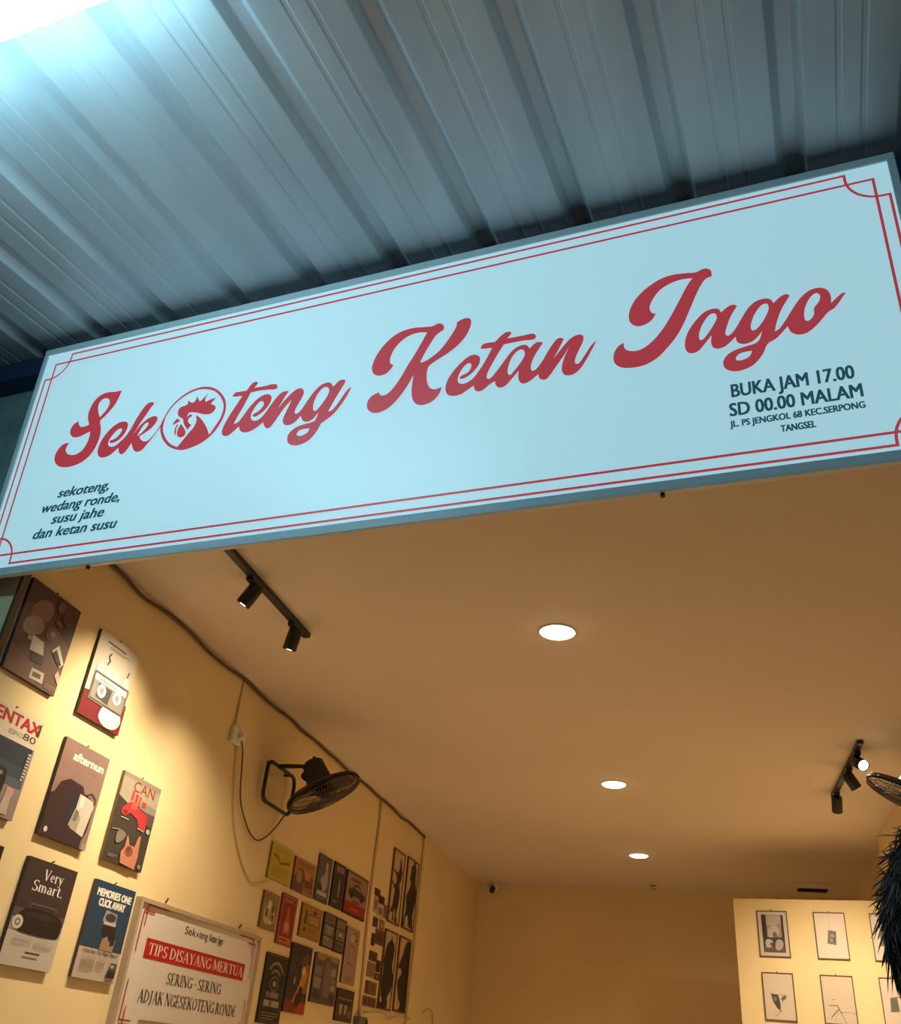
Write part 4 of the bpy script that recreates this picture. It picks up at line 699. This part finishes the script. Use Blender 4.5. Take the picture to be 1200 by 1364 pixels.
sgn('narrow black sign with one pale upright bottle shape, fourth in the top row', 6.21, 6.43, .879, 1.165, '#1c1412', lambda a: a.R(0,0,1,1,'#33282a').R(.2,.80,.85,.93,'#8d8178').lines(.25,.83,.8,.92,2,'#33282a',.3).P([(.52,.25),(.62,.25),(.62,.55),(.58,.66),(.55,.66),(.51,.55)],'#a3988c').lines(.12,.10,.6,.17,2,'#8d8178',.5).R(.15,.3,.35,.7,'#3d3032'))
sgn('dark framed sign of an old car over a red band, last in the top row', 6.466, 6.932, .877, 1.162, '#20120f', lambda a: a.R(0,0,1,1,'#20120f').R(.04,.05,.97,.96,'#9a7a6e').R(.04,.05,.97,.30,'#9c1f1f').lines(.2,.80,.8,.88,1,'#5a342c',.8).SP([(.12,.46,1),(.14,.60),(.30,.64),(.38,.74),(.62,.74),(.72,.62),(.90,.58),(.92,.46,1)],'#3a2c2a').E(.28,.46,.08,.07,'#171010').E(.76,.46,.08,.07,'#171010').P([(.38,.64),(.44,.71),(.60,.71),(.66,.63)],'#8a8078').lines(.3,.32,.8,.38,1,'#5a342c',.6).lines(.25,.14,.75,.2,1,'#c06a5a',.5))
sgn('sepia card of intertwined pale figures, leftmost in the middle row', 5.189, 5.406, .603, .799, '#5a4424', lambda a: a.R(0,0,1,1,'#8a7048').SP([(.2,.2),(.5,.14),(.84,.24),(.8,.5),(.62,.64),(.5,.8),(.34,.66),(.16,.5)],'#c4b08a').E(.42,.66,.10,.12,'#d6c4a0').E(.66,.56,.09,.11,'#5a4428').E(.3,.44,.08,.14,'#6a5230').E(.55,.36,.10,.10,'#a08a60').E(.72,.34,.07,.12,'#5f4a2c'))
sgn('tall red label sign, second in the middle row', 5.448, 5.678, .552, .83, '#7a3020', lambda a: a.R(0,0,1,1,'#8c3424').B(.06,.04,.94,.96,.004,'#b88a5a').R(.12,.18,.88,.82,'#8a1a14').lines(.18,.85,.85,.93,1,'#b0563c',.7).SP([(.28,.22,1),(.72,.22,1),(.70,.44),(.58,.56),(.56,.74),(.44,.74),(.42,.56),(.30,.44)],'#b45a48').E(.5,.36,.14,.09,'#d08a68').R(.14,.06,.86,.15,'#c07a4c').lines(.2,.08,.8,.14,1,'#6a1c14',.6))
sgn('mustard ticket sign with a framed box, third in the middle row', 5.767, 6.108, .633, .827, '#5a4016', lambda a: a.R(0,0,1,1,'#a07a30').B(.05,.06,.95,.94,.003,'#6a4a1a').R(.16,.40,.26,.82,'#4a3014').B(.36,.42,.90,.72,.005,'#5a2a1c').R(.42,.47,.84,.67,'#b08a44').E(.62,.82,.10,.06,'#5a2a1c').lines(.36,.22,.88,.36,2,'#6a4a1a',.3).E(.2,.24,.06,.07,'#4a3014'))
sgn('grey stacked plates sign, fourth in the middle row', 6.152, 6.372, .621, .832, '#1f1713', lambda a: a.R(0,0,1,1,'#1f1713').R(.1,.70,.95,.97,'#6b5d55').R(.1,.36,.95,.66,'#76695f').R(.1,.04,.95,.32,'#7d6f66').L([(.2,.62),(.8,.58)],.006,'#b0a498').L([(.15,.30),(.6,.22)],.006,'#b0a498').SP([(.3,.44),(.7,.42),(.75,.54),(.35,.56)],'#8f8378').lines(.2,.78,.85,.9,2,'#4c4039',.4))
sgn('dark sign with a pale square emblem, right of the stacked plates sign', 6.384, 6.584, .618, .83, '#1f1713', lambda a: a.R(0,0,1,1,'#1f1713').R(.08,.70,.94,.96,'#7d6c60').R(.10,.36,.92,.66,'#8a7b70').R(.10,.05,.92,.32,'#6a5448').B(.28,.42,.74,.62,.006,'#2c2019').R(.38,.47,.64,.57,'#c2b4a6').lines(.18,.12,.84,.26,2,'#3a2418',.5))
sgn('pale pink sign of an outlined armchair, last in the middle row', 6.61, 6.885, .449, .808, '#2a1712', lambda a: a.R(0,0,1,1,'#a3887c').L([(.3,.56),(.36,.68),(.75,.66),(.80,.36),(.66,.26),(.62,.34),(.25,.36),(.3,.56)],.005,'#5a3a34').L([(.52,.88),(.64,.92)],.008,'#3a2622').L([(.4,.78),(.9,.8)],.005,'#4a2e2a').L([(.72,.94),(.74,.76)],.006,'#4a2e2a').L([(.86,.92),(.88,.74)],.006,'#4a2e2a').SP([(.34,.76),(.6,.76),(.6,.84),(.36,.86)],'#c2ab9e').lines(.2,.06,.85,.14,2,'#7a5c52',.3))
sgn('black sign with white engraved ornament and bands, beside the framed notice', 5.37, 5.679, .135, .494, '#120e0c', lambda a: a.R(0,0,1,1,'#17120f').B(.06,.03,.94,.97,.004,'#5a5048').L([(.2,.76),(.3,.84),(.5,.88),(.7,.84),(.82,.74)],.016,'#82786e').L([(.3,.70),(.42,.76),(.58,.76),(.7,.70)],.012,'#82786e').L([(.5+.2*math.cos(i*PI/10),.57+.1*math.sin(i*PI/10)) for i in range(20)],.006,'#82786e',True).E(.5,.57,.12,.06,'#4c443d').E(.5,.57,.07,.035,'#a0968a').R(.2,.37,.75,.45,'#82786e').R(.3,.37,.36,.48,'#17120f').R(.14,.24,.84,.33,'#a0968a').R(.4,.24,.46,.33,'#17120f').lines(.12,.06,.86,.18,3,'#82786e',.4))
sgn('dark poster of a pale crouching dancer over a red floor, middle of the bottom row', 5.707, 6.035, .212, .589, '#2a1c16', lambda a: a.R(0,0,1,1,'#33272c').R(0,0,1,.18,'#7a2a20').P([(.5,0),(1,0),(1,.16),(.6,.14)],'#a03a26').P([(.72,.3),(1,.3),(1,.72),(.8,.76),(.66,.6)],'#8a5a24').SP([(.34,.14),(.46,.30),(.56,.42),(.62,.56),(.60,.66),(.74,.70),(.86,.60),(.84,.48),(.76,.40),(.74,.28),(.62,.14),(.54,.30)],'#c08a48').SP([(.5,.12),(.66,.12),(.76,.34),(.64,.40),(.54,.30)],'#2a1818').E(.70,.62,.10,.055,'#d8b070').SP([(.3,.4),(.36,.44),(.34,.52),(.28,.5)],'#8a8a8c').SP([(.50,.72),(.75,.74),(.9,.86),(.6,.84)],'#5a463e'))
sgn('grey sign of a jumble of pale shapes, right of the dancer poster', 6.099, 6.54, .293, .58, '#241a14', lambda a: a.R(0,0,1,1,'#5c5252').SP([(.1,.9),(.3,.86),(.5,.98),(.7,.9),(.95,.92),(.9,.99),(.1,.99)],'#a07c4c').P([(.05,.30),(.3,.28),(.34,.50),(.06,.52)],'#8a807a').P([(.04,.58),(.32,.56),(.32,.72),(.06,.74)],'#79706c').SP([(.45,.2),(.68,.16),(.72,.5),(.66,.8),(.5,.84),(.42,.5)],'#756a70').E(.80,.68,.10,.10,'#9a8f86').E(.82,.50,.10,.06,'#8a7a5a').P([(.72,.30),(.92,.28),(.92,.42),(.74,.42)],'#a09488').P([(.76,.08),(.92,.06),(.93,.2),(.78,.22)],'#39302c').P([(.08,.1),(.34,.06),(.36,.24),(.1,.26)],'#3f3836').E(.22,.81,.08,.05,'#494046'))
sgn('small dark sign with two pale cups, lowest at the right end of the small signs', 6.579, 6.919, .217, .413, '#241a12', lambda a: a.R(0,0,1,1,'#4a3c2c').R(0,.72,1,1,'#3a2c20').L([(.1,.70),(.9,.70)],.008,'#8a7c68').R(.08,.52,.92,.64,'#2a2019').P([(.18,.52),(.38,.52),(.32,.20),(.24,.20)],'#b3a890').P([(.46,.52),(.64,.52),(.60,.22),(.50,.22)],'#a3977f').E(.8,.25,.1,.12,'#7a6a50'))
# tall framed silhouettes
G3 = 'framed black silhouettes on the left wall'
def fig1(a):
    a.R(0,0,1,1,'#c9ab7e').SP([(.36,.02,1),(.50,.03),(.46,.12),(.52,.20),(.60,.10),(.58,.02,1),(.84,.0,1),(.80,.06),(.72,.14),(.80,.24),(.84,.36),(.82,.46),(.74,.56),(.86,.62),(.90,.72),(.94,.76,1),(.84,.78),(.78,.86),(.68,.94,1),(.62,.88),(.60,.76),(.52,.72),(.40,.70),(.22,.72),(.10,.74,1),(.12,.70),(.34,.66),(.44,.60),(.34,.52),(.14,.56),(.04,.54,1),(.20,.48),(.36,.44),(.30,.34),(.28,.24),(.14,.16),(.08,.10,1),(.22,.12),(.34,.14)],'#120d10')
    a.lines(.40,.32,.66,.42,4,'#4a4444',.25)
def fig2(a): a.R(0,0,1,1,'#c9ab7e').SP([(.0,.02,1),(.20,.02),(.18,.10),(.34,.18),(.46,.14),(.52,.04,1),(.96,.0,1),(.90,.12),(.86,.22),(.92,.34),(1,.44,1),(1,.60,1),(.90,.66),(.82,.74),(.84,.90),(.76,.94),(.72,1.0,1),(.56,1.0,1),(.52,.94),(.36,.90),(.34,.80),(.30,.72),(.42,.66),(.36,.58),(.20,.50),(.10,.40),(.20,.28),(.12,.16)],'#120d10')
def fig3(a): a.R(0,0,1,1,'#c9ab7e').SP([(.0,.0,1),(.70,.0,1),(.72,.08),(.66,.14),(.86,.22),(1,.30,1),(1,.46,1),(.90,.50),(.84,.60),(.92,.72),(.88,.84),(.66,.90),(.60,.97,1),(.50,.90),(.26,.84),(.14,.74),(.06,.60),(.10,.46),(.04,.30),(.10,.14)],'#120d10').P([(.10,.06),(.26,.08),(.20,.14),(.08,.12)],'#c9ab7e').lines(.16,.36,.6,.42,2,'#3a3434',.15)
def fig4(a): a.R(0,0,1,1,'#c9ab7e').SP([(.34,.0,1),(1,.0,1),(1,.98,1),(.76,.99),(.60,.94),(.46,.86),(.40,.78),(.24,.70),(.10,.62),(.06,.56,1),(.36,.56),(.40,.50),(.22,.44),(.12,.36),(.22,.24),(.36,.14),(.52,.08)],'#120d10')
for lab, (y0, y1, z0, z1), fa in (('framed silhouette of a figure in a pointed hat, upper left of four', (7.484,7.796,.965,1.53), fig1), ('framed silhouette of a broad robed figure, upper right of four', (7.878,8.215,.973,1.541), fig2), ('framed silhouette of a stooping figure with a pointed top, lower left of four', (7.481,7.797,.349,.911), fig3), ('framed silhouette cut off at its right side, lower right of four', (7.872,8.195,.359,.913), fig4)):
    wall_board('silhouette_picture', lab, 'picture', y0, y1, z0, z1, .016, '#c9ab7e', fa, G3, False, M_WOOD, .012)
# cluster of little cards left of the silhouettes
G4 = 'little cards left of the silhouettes'
cards = [('dark brown card, topmost of the little cards', 7.103,7.229,1.098,1.150,'#4a2416',None), ('pale tall card under the topmost dark one', 7.111,7.205,.979,1.094,'#b39a86','#8a6f5e'), ('maroon card at the right of the upper cards', 7.21,7.353,1.058,1.117,'#5a3430','#3a1c18'), ('pale card with a grey square picture', 7.21,7.354,.961,1.053,'#c2ab96','#7d6a5c'), ('brown card nearest the upper left silhouette', 7.360,7.462,.974,1.069,'#8a6248',None), ('small dark square card standing alone on the left', 7.141,7.254,.881,.949,'#3d1f12',None), ('narrow tan card right of the lone dark square', 7.297,7.414,.882,.952,'#8a6440','#a8855c'), ('dark card at the left of the middle cards', 7.150,7.225,.750,.835,'#4a2418',None), ('purplish card at the right of the middle cards', 7.228,7.447,.771,.877,'#6a4844','#4a2c2c'), ('dark wide card over the plain grey one', 7.142,7.33,.647,.713,'#5a4034','#3a2418'), ('dark upright card right of the wide one', 7.335,7.426,.587,.668,'#3a2014',None), ('plain grey brown square card', 7.128,7.318,.536,.638,'#8a7350',None), ('tiny dark card right of the plain grey brown one', 7.330,7.431,.532,.578,'#3a2014','#8a6a4a'), ('brown card with a ring mark near the bottom', 7.200,7.394,.424,.512,'#7a5638','#4a2c18'), ('narrow dark card left of the ring mark card', 7.136,7.192,.424,.512,'#5a3418',None), ('reddish striped card, lowest of the little cards', 7.113,7.416,.345,.410,'#84543e','#5f3428')]
for lab, y0, y1, z0, z1, c1, c2 in cards:
    def art(a, c1=c1, c2=c2, lab=lab):
        a.R(0,0,1,1,c1)
        if 'ring' in lab and c2: a.E(.5,.55,.22,.26,c2).E(.5,.55,.10,.12,c1)
        elif 'striped' in lab: [a.R(.08+.3*i,.1,.26+.3*i,.9,c2) for i in range(3)]
        elif c2: a.R(.15,.2,.8,.75,c2)
        else: a.R(.1,.1,.9,.9,c1)
    wall_board('small_card', lab, 'card', y0, y1, z0, z1, .005, c1, art, G4, False)

# framed drawings on the partition
G5 = 'framed drawings on the partition'
def d_room(a):
    a.R(0,0,1,1,'#c9b9ae').R(.12,.08,.88,.93,'#3a3032').R(.28,.42,.80,.93,'#8b7f7c').lines(.28,.70,.80,.92,6,'#c4b8b2',.5).SP([(.3,.45),(.5,.42),(.7,.5),(.66,.66),(.4,.66)],'#b3a6a2').R(.14,.08,.86,.20,'#5b4f50').SP([(.2,.22),(.3,.18),(.46,.24),(.44,.34),(.24,.36)],'#b8aca6').SP([(.54,.16),(.70,.14),(.82,.26),(.76,.36),(.58,.34)],'#a89c98').E(.55,.48,.08,.06,'#6b5f60').R(.80,.4,.88,.93,'#241c1e').R(.12,.4,.26,.93,'#2c2426').E(.42,.26,.06,.04,'#4a4042')
def d_tag(a): a.R(0,0,1,1,'#dcc9bd').L([(.46,.97),(.49,.62)],.0022,'#a89a92').P([(.42,.62),(.68,.60),(.64,.29),(.34,.32)],'#6d6260').P([(.50,.58),(.64,.56),(.60,.36),(.48,.40)],'#4a4242').E(.54,.50,.07,.05,'#8f8482').E(.50,.40,.05,.03,'#a09592')
def d_camera(a): a.R(0,0,1,1,'#cfbfb0').P([(.22,.56),(.46,.54),(.50,.46),(.52,.30),(.50,.20),(.40,.24),(.28,.38)],'#4a4340').L([(.20,.60),(.24,.52)],.003,'#6a615c').SP([(.56,.42),(.72,.46),(.74,.52),(.60,.50)],'#6f645e').L([(.46,.54),(.72,.54)],.003,'#7d726a').L([(.66,.46),(.58,.36)],.0035,'#5d534e').P([(.46,.26),(.54,.18),(.50,.17)],'#2e2826').L([(.30,.08),(.48,.14),(.50,.19)],.0022,'#8f847a').E(.36,.44,.05,.05,'#7d736e').L([(.72,.52),(.73,.58)],.002,'#8f847a')
def d_tripod(a): a.R(0,0,1,1,'#cdbcab').L([(.28,.50),(.38,.50)],.0045,'#8f8378').L([(.15,.37),(.44,.37)],.0045,'#5a504a').L([(.42,.38),(.50,.28)],.005,'#4f4641').L([(.48,.31),(.20,.12)],.0055,'#5a504a').L([(.48,.28),(.66,.02)],.0035,'#7a6f66').L([(.44,.26),(.30,.04)],.0022,'#9d9186').L([(.50,.26),(.56,.22)],.006,'#4f4641').L([(.52,.24),(.80,.25),(1,.22)],.0022,'#a79a8d')
def d_plain(a): a.R(0,0,1,1,'#d6c5b8').P([(.3,.3),(.7,.32),(.66,.62),(.36,.6)],'#6a605c').L([(.5,.6),(.5,.95)],.002,'#a89a92')
for lab, x0, zt, hh, fa in (('framed dark photograph of a room, upper left on the partition', .176, 1.277, .332, d_room), ('framed drawing of a hanging tag, right of the dark room photograph', .598, 1.275, .331, d_tag), ('framed drawing of a small camera, lower left on the partition', .175, .837, .326, d_camera), ('framed drawing of a tripod, below the hanging tag picture', .595, .837, .326, d_tripod)):
    mx = PM @ Matrix.Translation((x0 + .114 - .0, CZ + zt - hh, 0))
    board('framed_drawing', lab, 'picture', mx, .228, hh, .016, '#d9c9bc', fa, G5, True, M_WOOD, .007)
for lab, x0, zt, hh in (('framed picture half hidden by the hair at the right, upper row', .998, 1.275, .331), ('framed picture mostly hidden by the head at the right, lower row', 1.0, .837, .326)):
    w_ = .165
    board('framed_drawing', lab, 'picture', PM @ Matrix.Translation((x0 + w_/2, CZ + zt - hh, 0)), w_, hh, .016, '#d9c9bc', d_plain, G5, True, M_WOOD, .007)

# ------------------------------------------------------------------ the person at the right edge
def skin_mesh(verts, edges, root, sub=2):
    me = bpy.data.meshes.new('tmp'); me.from_pydata([v[:3] for v in verts], edges, []); o = bpy.data.objects.new('tmp', me); C.objects.link(o)
    o.modifiers.new('s', 'SKIN'); d = me.skin_vertices[0].data
    for i, v in enumerate(verts): d[i].radius = (v[3], v[4] if len(v) > 4 else v[3]); d[i].use_root = (i == root)
    m = o.modifiers.new('u', 'SUBSURF'); m.levels = sub; m.render_levels = sub
    dg = bpy.context.evaluated_depsgraph_get(); dg.update(); out = bpy.data.meshes.new_from_object(o.evaluated_get(dg), depsgraph=dg)
    bpy.data.objects.remove(o); return out
M_SKIN = noisy('skin', (0.36, 0.20, 0.13), (0.42, 0.24, 0.16), 8, 0.5)
M_HAIR = pm((0.060, 0.050, 0.046), .42, name='black_hair')
M_SHIRT = noisy('grey_shirt_cloth', (0.13, 0.13, 0.14), (0.17, 0.17, 0.18), 30, 0.85)
M_TROUS = noisy('dark_trouser_cloth', (0.03, 0.035, 0.05), (0.045, 0.05, 0.065), 30, 0.85)
HX, HY, HZ = .245, 1.03, CZ + .135            # centre of the head
per = thing('person', 'person with short dark tousled hair at the right edge, seen from behind', 'person', Matrix.Translation((HX, HY - .03, 0)) @ Matrix.Rotation(math.radians(-14), 4, 'Z'))
hz = HZ
V_ = [(0, 0, .93, .125, .10), (0, .0, 1.08, .118, .09), (0, .0, 1.24, .135, .095), (0, .0, 1.36, .12, .075), (0, .005, 1.43, .055), (0, .02, 1.49, .054), (0, .03, 1.53, .058)]
E_ = [(0, 1), (1, 2), (2, 3), (3, 4), (4, 5), (5, 6)]
for s in (-1, 1):
    i = len(V_); V_ += [(s*.17, 0, 1.375, .058), (s*.205, -.01, 1.22, .046), (s*.225, -.01, 1.09, .040), (s*.235, .03, .96, .034), (s*.24, .06, .855, .026), (s*.24, .075, .80, .036, .02), (s*.238, .085, .765, .036, .018)]
    E_ += [(3, i)] + [(i+k, i+k+1) for k in range(6)]
    h = i + 6
    for k, (dy, ln) in enumerate(((-.028, .075), (-.009, .088), (.011, .082), (.028, .064))):
        j = len(V_); V_ += [(s*.236, .088+dy, .735, .0095), (s*.230, .092+dy, .735-ln*.5, .0088), (s*.220, .096+dy, .735-ln*.95, .0075)]
        E_ += [(h, j), (j, j+1), (j+1, j+2)]
    j = len(V_); V_ += [(s*.226, .118, .79, .011), (s*.214, .135, .762, .0095), (s*.206, .140, .735, .0085)]; E_ += [(h-1, j), (j, j+1), (j+1, j+2)]
    i = len(V_); V_ += [(s*.09, 0, .86, .092), (s*.10, .01, .50, .062), (s*.10, -.015, .42, .055), (s*.105, -.01, .10, .042), (s*.105, .06, .045, .04, .03), (s*.11, .15, .03, .034, .022)]
    E_ += [(0, i)] + [(i+k, i+k+1) for k in range(5)]
body_me = skin_mesh(V_, E_, 0)
b = MB(); b.add_mesh(body_me, M_SKIN, lambda c: c.copy())
# head, looking along +y of the figure: skull, brow, nose, lips, chin and ears in one surface
hb = bmesh.new(); bmesh.ops.create_uvsphere(hb, u_segments=48, v_segments=36, radius=1)
def bumpf(p, c, r, a): d2 = ((p.x-c[0])/r[0])**2 + ((p.y-c[1])/r[1])**2 + ((p.z-c[2])/r[2])**2; return a * math.exp(-d2)
for v in hb.verts:
    p = v.co.copy(); x, y, z = p
    q = Vector((x*.076, y*.096, z*.115))
    if z < 0: q.x *= 1 - .30*(-z)**1.5; q.y = q.y*(1 - .25*(-z)) + .018*(-z)
    f = 0
    if y > 0:
        f += bumpf(p, (0, 1, -.12), (.16, .6, .20), .020) + bumpf(p, (0, 1, -.26), (.22, .6, .10), .010) - bumpf(p, (.34, .9, .02), (.20, .5, .11), .011) - bumpf(p, (-.34, .9, .02), (.20, .5, .11), .011) + bumpf(p, (0, .9, .18), (.6, .5, .10), .006) + bumpf(p, (0, .9, -.48), (.30, .5, .07), .007) + bumpf(p, (0, .8, -.60), (.28, .5, .06), .006) + bumpf(p, (0, .7, -.84), (.3, .6, .14), .010)
    q.y += f
    e = bumpf(p, (1, -.05, -.10), (.25, .20, .26), .016) + bumpf(p, (-1, -.05, -.10), (.25, .20, .26), .016); q.x += math.copysign(e, x); q.y -= e*.5
    v.co = q
tmp = bpy.data.meshes.new('tmp'); hb.to_mesh(tmp); hb.free()
HC = Vector((0, .03, hz))
b.add_mesh(tmp, M_SKIN, lambda c: c + HC)
body = b.build('body', per)
for p in body.data.polygons: p.use_smooth = True
def cloth(name, sel, m, grow, sub=2):
    idx = [i for i in range(len(V_)) if sel(i)]; mp = {j: k for k, j in enumerate(idx)}
    vv = [tuple(V_[i][:3]) + tuple(r + grow for r in V_[i][3:]) for i in idx]; ee = [(mp[a], mp[c]) for a, c in E_ if a in mp and c in mp]
    me = skin_mesh(vv, ee, 0, sub); bb = MB(); bb.add_mesh(me, m, lambda c: c.copy()); o = bb.build(name, per)
    for p in o.data.polygons: p.use_smooth = True
    return o
n1 = 7; per_side = 7 + 12 + 3 + 6
def part_of(i):
    if i < n1: return 'torso', i
    k = (i - n1) % per_side
    if k < 7: return 'arm', k
    if k < 22: return 'hand', k
    return 'leg', k - 22
cloth('shirt', lambda i: (part_of(i)[0] == 'torso' and part_of(i)[1] < 5) or (part_of(i)[0] == 'arm' and part_of(i)[1] < 4), M_SHIRT, .014)
cloth('trousers', lambda i: i == 0 or (part_of(i)[0] == 'leg' and part_of(i)[1] < 4), M_TROUS, .016)
for s in (-1, 1):
    bb = MB(); me = skin_mesh([(s*.105, -.04, .05, .05, .045), (s*.106, .06, .045, .052, .042), (s*.112, .17, .035, .045, .03)], [(0, 1), (1, 2)], 0)
    bb.add_mesh(me, M_BLACKM, lambda c: Vector((c.x, c.y, max(c.z, .002)))); bb.build('shoe', per)
# hair: a cap of tousled locks
random.seed(11)
b = MB(); cap_ = bmesh.new(); bmesh.ops.create_uvsphere(cap_, u_segments=40, v_segments=30, radius=1)
dead = [v for v in cap_.verts if (v.co.y > .45 and v.co.z < .45) or v.co.z < -.62 or (v.co.y > .10 and v.co.z < -.05)]
bmesh.ops.delete(cap_, geom=dead, context='VERTS')
for v in cap_.verts: v.co = Vector((v.co.x*.087, v.co.y*.106, v.co.z*.122)) * (1 + random.uniform(-.02, .03))
tmp = bpy.data.meshes.new('tmp'); cap_.to_mesh(tmp); cap_.free(); b.add_mesh(tmp, M_HAIR, lambda c: c + HC + Vector((0, -.004, .006)))
def on_scalp(p, k):
    d = p - HC; e = Vector((d.x/.086, d.y/.105, (d.z-.004)/.120)).normalized(); return HC + Vector((e.x*.086, e.y*.105, e.z*.120 + .004)) * k
for i in range(6500):
    u_ = random.uniform(-.75, 1); th = random.uniform(0, 2*PI); rr = math.sqrt(max(0, 1 - u_*u_))
    d = Vector((rr*math.cos(th), rr*math.sin(th), u_))
    if (d.y > .5 and d.z < .45) or (d.y > .12 and d.z < -.05): continue
    p0 = on_scalp(HC + d, 1.0)
    tang = Vector((random.gauss(0, .5), random.gauss(-.1, .5), random.gauss(-.75, .45))); tang = (tang - d * tang.dot(d)).normalized()
    ln = random.uniform(.020, .042); lift = random.uniform(.01, .07) + (random.uniform(0, .16) if d.z > .35 and random.random() < .35 else 0) + (random.uniform(.03, .10) if random.random() < .10 else 0)
    pts = [p0] + [on_scalp(p0 + tang * ln * f, 1.015 + lift * f) for f in (.35, .7, 1.0)]
    w0 = random.uniform(.0006, .0013)
    b.tube(pts, [w0, w0*1.1, w0*.8, .0002], M_HAIR, 4, caps=False)
b.build('hair', per)
